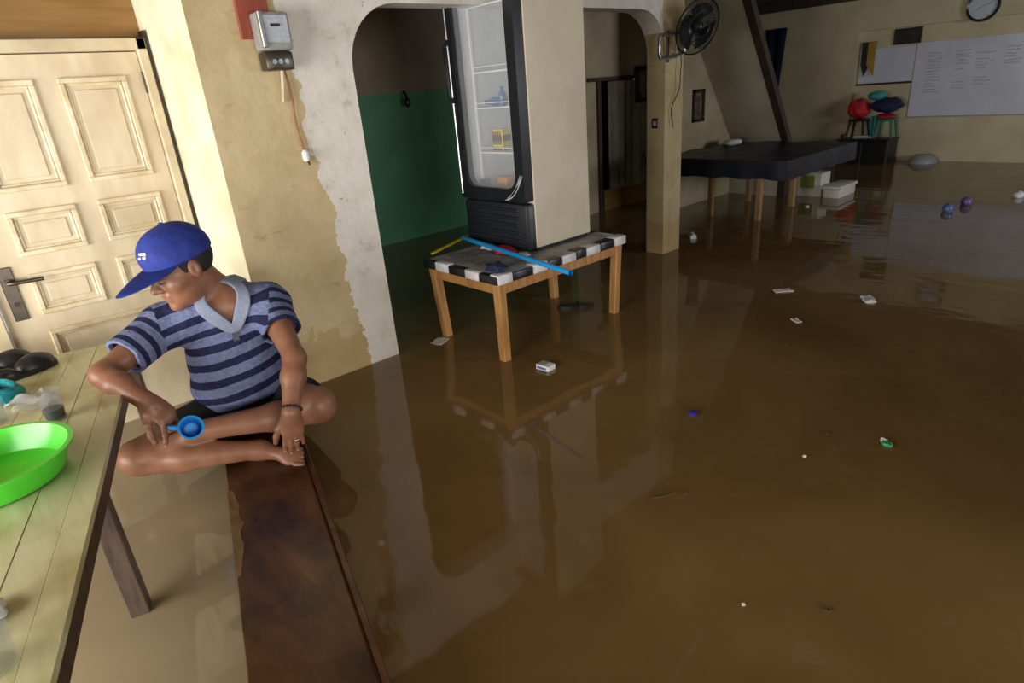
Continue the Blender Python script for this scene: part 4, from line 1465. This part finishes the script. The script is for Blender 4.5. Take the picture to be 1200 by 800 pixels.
def build_person():
    J = dict(pel=A3(.735, 2.73, .18), neck=A3(.722, 2.735, .715),
             Lsh=A3(.858, 2.60, .638), Rsh=A3(.470, 2.715, .632), Lel=A3(.812, 2.305, .478), Lwr=A3(.708, 2.185, .322),
             Rel=A3(.205, 2.585, .550), Rwr=A3(.286, 2.425, .468),
             Lhip=A3(.84, 2.72, .175), Rhip=A3(.63, 2.72, .175), Lkn=A3(.868, 2.315, .245), Rkn=A3(.225, 2.62, .175),
             Ran=A3(.615, 2.392, .112), Lan=A3(.425, 2.52, .235))
    zz = A3(0, 0, 1)
    lf = unit(J['Lsh'] - J['Rsh'])
    lf[2] = 0
    lf = unit(lf)
    fw = np.cross(lf, zz)
    AX = (lf, fw, zz)
    root = thing('person', (.72, 2.70, BZ), 'seated person in blue cap and striped polo shirt, legs folded on the bench', 'person')

    # head frame
    hd = A3(*(Vector((0, 0, 1.4)) + (RT * ((213 - 600) / 720.68) - UP * ((312 - 400) / 720.68) + FW) * 2.42))
    az, pt, rl = math.radians(192), math.radians(13), math.radians(3)
    hf0 = A3(math.cos(az), math.sin(az), 0)
    hf = hf0 * math.cos(pt) - zz * math.sin(pt)
    hl = np.cross(zz, hf0)
    hu = np.cross(hf, hl)
    hl, hu = hl * math.cos(rl) + hu * math.sin(rl), hu * math.cos(rl) - hl * math.sin(rl)
    HS = 1.06
    def H(a, b, c):
        return hd + (hf * a + hl * b + hu * c) * HS
    HA = (hf, hl, hu)
    def hr(*r):
        return A3(*r) * HS

    F = Field((.02, 2.06, .02), (1.04, 2.98, 1.09), .0042)
    # torso
    def torso(F, g, k=.06):
        p = J['pel']
        F.ell(p + fw * .00 + zz * .02, A3(.175, .13, .12) + g, AX, k)
        F.ell(p + fw * .05 + zz * .135 - lf * .018, A3(.198, .155, .15) + g, AX, k)
        F.ell(p + fw * .045 + zz * .28 - lf * .015, A3(.186, .135, .15) + g, AX, k)
        F.ell(p + fw * .02 + zz * .41, A3(.182, .115, .12) + g, AX, k)
        F.cap(J['Rsh'] + lf * .03 + zz * .0, J['Rsh'] + lf * .15 + fw * -.01 + zz * .03, .070 + g, .085 + g, k)
        F.cap(J['Lsh'] - lf * .03 + zz * .0, J['Lsh'] - lf * .15 + fw * -.01 + zz * .03, .070 + g, .085 + g, k)
        F.cap(J['neck'] - zz * .09 + fw * .0, J['neck'] - zz * .035, .115 + g, .078 + g, k)
    torso(F, 0)
    F.cap(J['neck'] - zz * .03, H(-.035, 0, -.05), .068, .066, .03)
    F.cap(J['neck'] - zz * .04 + fw * .03, H(.0, 0, -.085), .055, .052, .03)
    # arms
    def limb(a, b, r0, rm, r1, k=.03, t=.35):
        m = a + (b - a) * t
        F.cap(a, m, r0, rm, k)
        F.cap(m, b, rm, r1, k)
    limb(J['Rsh'], J['Rel'], .062, .055, .042)
    limb(J['Rel'], J['Rwr'], .042, .046, .031)
    limb(J['Lsh'], J['Lel'], .062, .055, .041)
    limb(J['Lel'], J['Lwr'], .041, .045, .031)
    # legs
    limb(J['Rhip'], J['Rkn'], .098, .088, .066)
    limb(J['Lhip'], J['Lkn'], .098, .088, .066)
    F.ell(J['Lkn'] + A3(.0, -.012, .012), (.062, .062, .062), None, .03)
    F.ell(J['Rkn'] + A3(-.01, -.01, .0), (.062, .062, .058), None, .03)
    limb(J['Rkn'] + A3(.01, -.01, -.02), J['Ran'], .060, .060, .038)
    limb(J['Lkn'] + A3(0, -.01, -.02), J['Lan'], .058, .058, .038)
    # feet
    def foot(an, dr, up, sd, L=.19):
        dr, up = unit(dr), unit(up)
        sdv = unit(np.cross(up, dr)) * sd
        F.ell(an - dr * .035 - up * .02, (.042, .036, .036), (dr, sdv, up), .02)
        F.cap(an - up * .01, an + dr * L * .55 - up * .022, .036, .028, .03)
        F.ell(an + dr * L * .72 - up * .028, (.05, .046, .021), (dr, sdv, up), .02)
        for i in range(5):
            o = (i - 2) * .0185
            st = an + dr * (L * .90 - abs(i) * .006) + sdv * o - up * .03
            F.cap(st, st + dr * (.034 - .004 * i) - up * .004, .0125 if i == 0 else .0092, .0115 if i == 0 else .008, .006)
    foot(J['Ran'], A3(.11, -.15, -.01), A3(-.25, -.45, .85), 1)
    foot(J['Lan'], A3(-.20, .05, -.03), A3(.1, -.6, .8), 1, .18)

    # hands
    def hand(wr, dr, nm, side, curl, spread, thumb, L=.215):
        """dr: wrist to knuckles; nm: back of the hand; side: +1 when the thumb is on cross(nm, dr)"""
        dr = unit(dr)
        nm = unit(nm - dr * (nm @ dr))
        tx = np.cross(nm, dr) * side
        kn = wr + dr * L * .50
        F.cap(wr, wr + dr * .03, .030, .033, .02)
        F.ell(wr + dr * L * .28, (L * .30, .044, .021), (dr, tx, nm), .018)
        F.cap(kn + tx * .026 - nm * .002 - dr * .012, kn - tx * .028 - nm * .002 - dr * .018, .0145, .0125, .014)
        nails = []
        lens = (.078, .086, .080, .064)
        for i in range(4):
            o = (.030, .010, -.011, -.031)[i]
            st = kn + tx * o - dr * (.0, -.004, .0, .012)[i] * 1.0
            ang = spread[i]
            d = dr * math.cos(ang) + tx * math.sin(ang)
            p = st
            r0 = (.0105, .0108, .0102, .0092)[i]
            c = 0
            for sgi, f in enumerate((.45, .31, .24)):
                c += curl[i][sgi]
                dd = d * math.cos(c) - nm * math.sin(c)
                q = p + dd * lens[i] * f * (L / .19)
                F.cap(p, q, r0 * (1 - .09 * sgi), r0 * (1 - .09 * (sgi + 1)), .006)
                p = q
            up = nm * math.cos(c) + d * math.sin(c)
            nails.append((p - dd * .006 + up * r0 * .62, dd, up, r0))
        p = wr + dr * L * .16 + tx * .024 - nm * .006
        a1, a2, a3 = thumb
        for f, (ta, tc), rr in ((.046, a1, .0155), (.036, a2, .0125), (.028, a3, .0112)):
            dd = unit(dr * math.cos(ta) + tx * math.sin(ta))
            dd = unit(dd * math.cos(tc) - nm * math.sin(tc))
            q = p + dd * f * (L / .19)
            F.cap(p, q, rr, rr * .9, .010)
            p = q
        return nails, kn, tx, dr, nm
    to_cam = unit(A3(0, 0, 1.4) - J['Rwr'])
    cupc = A3(.375, 2.30, .355)
    nr = hand(J['Rwr'], A3(.046, -.045, -.075), to_cam * .8 + A3(.15, 0, .5), -1,
              [(.25, .35, .25), (.80, .95, .6), (.95, 1.0, .6), (1.05, 1.0, .6)], (.62, .10, -.02, -.10),
              ((.75, .25), (.45, .45), (.25, .4)))
    to_cam2 = unit(A3(0, 0, 1.4) - J['Lwr'])
    nl = hand(J['Lwr'], A3(-.012, .015, -.13), to_cam2 * 1 + A3(0, 0, .3), -1,
              [(.15, .25, .2), (.12, .25, .2), (.15, .25, .2), (.18, .3, .2)], (.06, .02, -.02, -.06),
              ((.55, .1), (.3, .2), (.15, .2)))

    # head
    F.ell(H(-.012, 0, .035), hr(.108, .086, .102), HA, .02)
    F.ell(H(.035, 0, -.035), hr(.074, .068, .095), HA, .03)
    F.ell(H(.040, 0, -.088), hr(.060, .056, .042), HA, .03)
    F.ell(H(.086, 0, -.118), hr(.024, .026, .019), HA, .025)
    for s in (-1, 1):
        F.ell(H(.066, s * .043, -.034), hr(.030, .027, .026), HA, .025)
        F.cap(H(.090, s * .050, .020), H(.107, s * .012, .018), .011, .011, .014)
        F.ell(H(.112, s * .033, -.004), hr(.016, .019, .013), HA, .012, 'cut')
        F.ell(H(.094, s * .033, -.005), hr(.0165, .018, .0145), HA, .004)
        F.ell(H(-.006, s * .083, -.008), hr(.022, .012, .034), HA, .008)
        F.ell(H(.0, s * .097, -.004), hr(.011, .008, .019), HA, .006, 'cut')
        F.ell(H(.112, s * .0155, -.040), hr(.012, .010, .009), HA, .008)
    F.cap(H(.104, 0, .008), H(.130, 0, -.034), .0105, .0145, .016)
    F.cap(H(.103, -.020, -.066), H(.103, .020, -.066), .009, .009, .012)
    F.cap(H(.100, -.018, -.082), H(.100, .018, -.082), .0095, .0095, .012)
    F.cap(H(.115, -.026, -.0735), H(.115, .026, -.0735), .0032, .0032, .004, 'cut')
    pos, q = F.mesh()
    body = link('body', np_mesh('body', pos, q), 'skin', root, 'all')

    # ---------------- shirt
    G = Field((.1, 2.2, .05), (1.04, 2.98, .82), .0042)
    torso(G, .013)
    # belly folds over the shorts
    G.ell(J['pel'] + fw * .085 + zz * .10 - lf * .015, A3(.17, .115, .085), AX, .05)
    def sleeve(sh, el, inner, f):
        d = unit(el - sh)
        e = sh + (el - sh) * f
        G.cap(sh + inner, sh, .085, .083, .04)
        G.cap(sh, e, .082, .079, .035)
        # open end: cut flat, then hollow it
        sl, P = G.sub(e - .13, e + .13, 0)
        dd = sum((P[i] - e[i]) * d[i] for i in range(3)) + .035
        rad = np.sqrt(sum((P[i] - e[i]) ** 2 for i in range(3)))
        near = rad < .125
        val = np.maximum(G.v[sl], dd.astype(np.float32) - .0)
        G.v[sl] = np.where(near, val, G.v[sl])
        G.cap(e - d * .055, e + d * .05, .064, .068, .003, 'cut')
        return e, d
    fR, fL = .78, .62
    sleeve(J['Rsh'], J['Rel'], lf * .06, fR)
    sleeve(J['Lsh'], J['Lel'], -lf * .06, fL)
    # neckline: V opening at the front
    nb = J['neck'] - zz * .015
    HOLE = Field((.1, 2.2, .05), (1.04, 2.98, .82), .0042)
    HOLE.cap(nb + zz * .005 - fw * .005, nb + zz * .12 - lf * .03 + fw * .01, .078, .095, .03)
    G.cap(nb + zz * .005 - fw * .005, nb + zz * .12 - lf * .03 + fw * .01, .078, .095, .006, 'cut')
    vtip = J['pel'] + zz * .415 + fw * .16
    for s in np.linspace(0, 1, 10):
        a = nb + fw * (.07 + .05 * s) + (vtip - (nb + fw * .12)) * s
        G.cap(a, a + fw * .10 + zz * .03, .052 * (1 - s) + .006, .06 * (1 - s) + .008, .004, 'cut')
        HOLE.cap(a, a + fw * .10 + zz * .03, .052 * (1 - s) + .006 - .018 * s, .06 * (1 - s) + .008 - .018 * s, .03)
    # hem
    G.plane(J['pel'] - zz * .045, A3(0, 0, -1))
    # soft folds
    pos, q = G.mesh()
    rel = pos - J['pel']
    fold = .003 * np.sin(38 * (rel @ fw) + 55 * rel[:, 2] + 14 * (rel @ lf)) + .0025 * np.sin(60 * rel[:, 2] - 30 * (rel @ lf))
    pos = pos + (rel * A3(1, 1, .15)) / (np.linalg.norm(rel * A3(1, 1, .15), axis=1)[:, None] + .02) * fold[:, None]
    me = np_mesh('polo_shirt', pos, q)
    def axis_t(p, a, b):
        d = b - a
        L = np.linalg.norm(d)
        d = d / L
        t = (p - a) @ d
        r = np.linalg.norm(p - a - t[:, None] * d, axis=1)
        return t, r
    PER = .071
    tilt = rel @ lf
    st = (rel[:, 2] - .17 * tilt + .06 * np.maximum(0, rel @ fw - .05)) / PER + .18
    cs = None
    for sh, el, f in ((J['Rsh'], J['Rel'], fR), (J['Lsh'], J['Lel'], fL)):
        t, r = axis_t(pos, sh, el)
        out = ((pos - sh) @ (lf if sh is J['Lsh'] else -lf))
        sv = -t / (PER * .75) + .5
        msk = (r < .105) & (out + .25 * t > .018)
        fm = msk[q].mean(1) > .5
        cs = np.where(fm[:, None], sv[q], cs) if cs is not None else np.where(fm[:, None], sv[q], st[q])
    at = me.attributes.new('stripe', 'FLOAT', 'CORNER')
    if len(at.data) == cs.size:
        at.data.foreach_set('value', cs.astype(np.float32).ravel())
    shirt = link('polo_shirt', me, 'shirt', root, 'all')
    shirt['label'] = 'navy and grey blue striped polo shirt'
    # collar: a thicker knitted layer following the shirt round the neckline down to the V
    from mathutils.bvhtree import BVHTree
    tree = BVHTree.FromPolygons([Vector(p) for p in pos], [tuple(int(i) for i in f_) for f_ in q])
    def drape(p, lift, out=None):
        out = unit(fw * .8 + zz * .5) if out is None else unit(out)
        hit = tree.ray_cast(Vector(p + out * .16), Vector(-out), .26)
        if hit[0] is None:
            return Vector(p + out * lift)
        return hit[0] + Vector(out) * lift
    D = Field((.1, 2.2, .05), (1.04, 2.98, .82), .0042)
    D.v = np.maximum(HOLE.v - .034, G.v - .009)
    pos2, q2 = D.mesh()
    link('collar', np_mesh('collar', pos2, q2), 'collar', shirt, 'all')
    bm = B()
    rows = []
    for i in range(9):
        c_ = vtip - fw * .02 - zz * (.012 * i - .005)
        rows.append([bm.verts.new(drape(c_ + lf * o_, .006)) for o_ in (-.012, .012)])
    for i in range(8):
        bm.faces.new((rows[i][0], rows[i + 1][0], rows[i + 1][1], rows[i][1]))
    bmesh.ops.solidify(bm, geom=bm.faces[:], thickness=.003)
    obj('placket', bm, 'collar', shirt, 'all')
    # shorts
    K = Field((.1, 2.15, .02), (1.06, 2.98, .42), .0055)
    K.ell(J['pel'] + zz * .0, A3(.195, .150, .125), AX, .05)
    K.ell(J['pel'] + fw * .07 - zz * .04, A3(.15, .11, .09), AX, .05)
    for hp, kn, f in ((J['Rhip'], J['Rkn'], .60), (J['Lhip'], J['Lkn'], .66)):
        d = unit(kn - hp)
        e = hp + (kn - hp) * f
        K.cap(hp, e + d * .05, .118, .098, .04)
        sl, P = K.sub(e - .17, e + .17, 0)
        dd = sum((P[i] - e[i]) * d[i] for i in range(3))
        rad = np.sqrt(sum((P[i] - e[i]) ** 2 for i in range(3)))
        K.v[sl] = np.where(rad < .165, np.maximum(K.v[sl], dd.astype(np.float32)), K.v[sl])
    K.plane(A3(0, 0, BZ + .004), A3(0, 0, -1))
    pos, q = K.mesh()
    link('shorts', np_mesh('shorts', pos, q), 'shorts', root, 'all')['label'] = 'black shorts'
    # ---------------- hair, cap
    Q = Field(hd - .19, hd + .21, .004)
    Q.ell(H(-.016, 0, .030), hr(.112, .0915, .104), HA, .01)
    Q.plane(H(.035, 0, 0), hf * 1 - hu * .25)
    Q.plane(H(-.03, 0, -.035), -hu + hf * .45)
    for s in (-1, 1):
        Q.ell(H(-.004, s * .092, -.01), hr(.024, .03, .038), HA, .006, 'cut')
    pos, q = Q.mesh()
    link('hair', np_mesh('hair', pos, q), 'hair', root, 'all')['label'] = 'short black hair below the cap'
    Q = Field(hd - .19, hd + .24, .004)
    Q.ell(H(-.010, 0, .052), hr(.126, .104, .112), HA, .01)
    Q.ell(H(.048, 0, .080), hr(.058, .07, .055), HA, .05)
    Q.plane(H(0, 0, .030), -hu - hf * .02, .008)
    pos, q = Q.mesh()
    ctree = BVHTree.FromPolygons([Vector(p) for p in pos], [tuple(int(i) for i in f_) for f_ in q])
    capo = link('baseball_cap', np_mesh('baseball_cap', pos, q), 'cap_blue', root, 'all')
    capo['label'] = 'blue baseball cap'
    bm = B()
    rows = []
    N, Mv = 28, 8
    for i in range(N + 1):
        a = math.radians(-78 + 156 * i / N)
        row = []
        for j in range(Mv + 1):
            v = j / Mv
            ia, ib = .115 * math.cos(a), .103 * math.sin(a)
            ext = .142 * math.cos(a * .98) ** .6
            x = ia + ext * v
            y = ib * (1 - .10 * v)
            z = .042 - .17 * (x - .03) * v * .9 - 1.6 * y * y * (.35 + .65 * v)
            row.append(bm.verts.new(H(x - .008, y, z)))
        rows.append(row)
    for i in range(N):
        for j in range(Mv):
            bm.faces.new((rows[i][j], rows[i + 1][j], rows[i + 1][j + 1], rows[i][j + 1]))
    bmesh.ops.solidify(bm, geom=bm.faces[:], thickness=.005)
    obj('visor', bm, 'cap_blue', capo, 'all')
    bm = B()
    blob(bm, H(-.01, 0, .166), (.009, .009, .006), 0, 2)
    obj('top_button', bm, 'cap_blue', capo, 'all')
    # white embroidered mark on the front panel
    bm = B()
    def on_crown(y, z):
        hit = ctree.ray_cast(Vector(H(.35, y + .12, z)), Vector(-unit(hf * .9 + hl * .35)), .5)
        return hit[0] if hit[0] is not None else Vector(H(.12, y, z))
    for pts, w_ in (([(.020, .104), (.004, .106), (-.012, .106)], .012), ([(.016, .094), (.002, .093)], .010), ([(-.010, .094), (-.024, .092)], .008)):
        tube(bm, [Vector(on_crown(*p)) for p in pts], w_ * .5, 6)
    lg = obj('embroidered_mark', bm, 'white', capo, True)
    lg['label'] = 'small white embroidered mark'
    # brows, eyelid lines, lips
    for s in (-1, 1):
        bm = tube(B(), [Vector(H(.099, s * .052, .018)), Vector(H(.112, s * .033, .026)), Vector(H(.116, s * .014, .022))], [.003, .0055, .0045], 6)
        obj('eyebrow', bm, 'brow', root, True)
        bm = tube(B(), [Vector(H(.093, s * .050, -.010)), Vector(H(.1075, s * .040, -.013)), Vector(H(.1105, s * .030, -.013)), Vector(H(.106, s * .019, -.010))], [.0015, .0024, .0024, .0015], 6)
        obj('eyelashes', bm, 'brow', root, True)
    bm = tube(B(), [Vector(H(.098, -.026, -.072)), Vector(H(.110, -.012, -.0685)), Vector(H(.111, .012, -.0685)), Vector(H(.098, .026, -.072))], [.001, .0035, .0035, .001], 6)
    obj('lips', bm, 'lip', root, True)
    # finger nails
    for pack in (nr, nl):
        for p, dd, up, r0 in pack[0]:
            bm = B()
            x = np.cross(up, dd)
            tb = bmesh.new()
            bmesh.ops.create_icosphere(tb, subdivisions=2, radius=1)
            for v in tb.verts:
                v.co = Vector(p + dd * v.co.x * .0075 + x * v.co.y * r0 * .62 + up * (v.co.z * .0022 + .0012))
            merge(bm, tb)
            obj('fingernail', bm, 'nail', root, 'all')
    # bead bracelet on the left wrist and a ring
    d = unit(J['Lwr'] - J['Lel'])
    c = J['Lwr'] - d * .012
    x = unit(np.cross(d, zz))
    y = np.cross(d, x)
    bm = B()
    for k in range(22):
        a = 2 * math.pi * k / 22
        blob(bm, Vector(c + (x * math.cos(a) * 1.02 + y * math.sin(a)) * .0375), (.0062, .0062, .0062), 0, 1)
    br = obj('bead_bracelet', bm, 'bead', root, 'all')
    br['label'] = 'black bead bracelet'
    br['kind'] = 'stuff'
    _, kn, tx, dr, nm = nl
    p = kn - tx * .011 + dr * .018 - nm * .006
    bm = B()
    ux, uy = tx, nm
    tube(bm, [Vector(p + (ux * math.cos(a) + uy * math.sin(a)) * .0112) for a in [2 * math.pi * k / 20 for k in range(20)]], .0024, 6, closed=True)
    rg_ = obj('ring', bm, 'ring_metal', root, True)
    bm = blob(B(), Vector(p + nm * .014), (.0085, .0085, .006), 0, 2)
    obj('ring_stone', bm, 'ring_metal', rg_, 'all')

    # blue mug held in the right hand, mouth towards the viewer's side
    ax = unit(A3(-.12, -.85, .51))
    c = A3(.384, 2.308, .350)
    t = thing('blue_mug', c - ax * .07, 'bright blue plastic mug held in the right hand', 'mug')
    o = Vector(c - ax * .065)
    R = .041
    bm = lathe(B(), [(0, 0), (R * .80, 0), (R * .84, .004), (R, .078), (R * 1.05, .080), (R * 1.05, .085), (R * .90, .085), (R * .74, .010), (0, .010)], o, Vector(ax), 36)
    obj('body', bm, 'cup_blue', t, True)
    bm = lathe(B(), [(0, 0), (R * .60, 0), (R * .62, .004), (R * .5, .009), (0, .010)], Vector(c - ax * .05), Vector(ax), 28)
    obj('inner_base', bm, 'cup_light', t, True)
    ex = unit(A3(-.74, .67, .08) - ax * (A3(-.74, .67, .08) @ ax))
    pts = [Vector(c + ex * (R * .95) - ax * .012), Vector(c + ex * (R + .030) - ax * .014), Vector(c + ex * (R + .034) - ax * .05), Vector(c + ex * (R * .85) - ax * .058)]
    bm = tube(B(), pts, .007, 8)
    obj('handle', bm, 'cup_blue', t, True)
build_person()
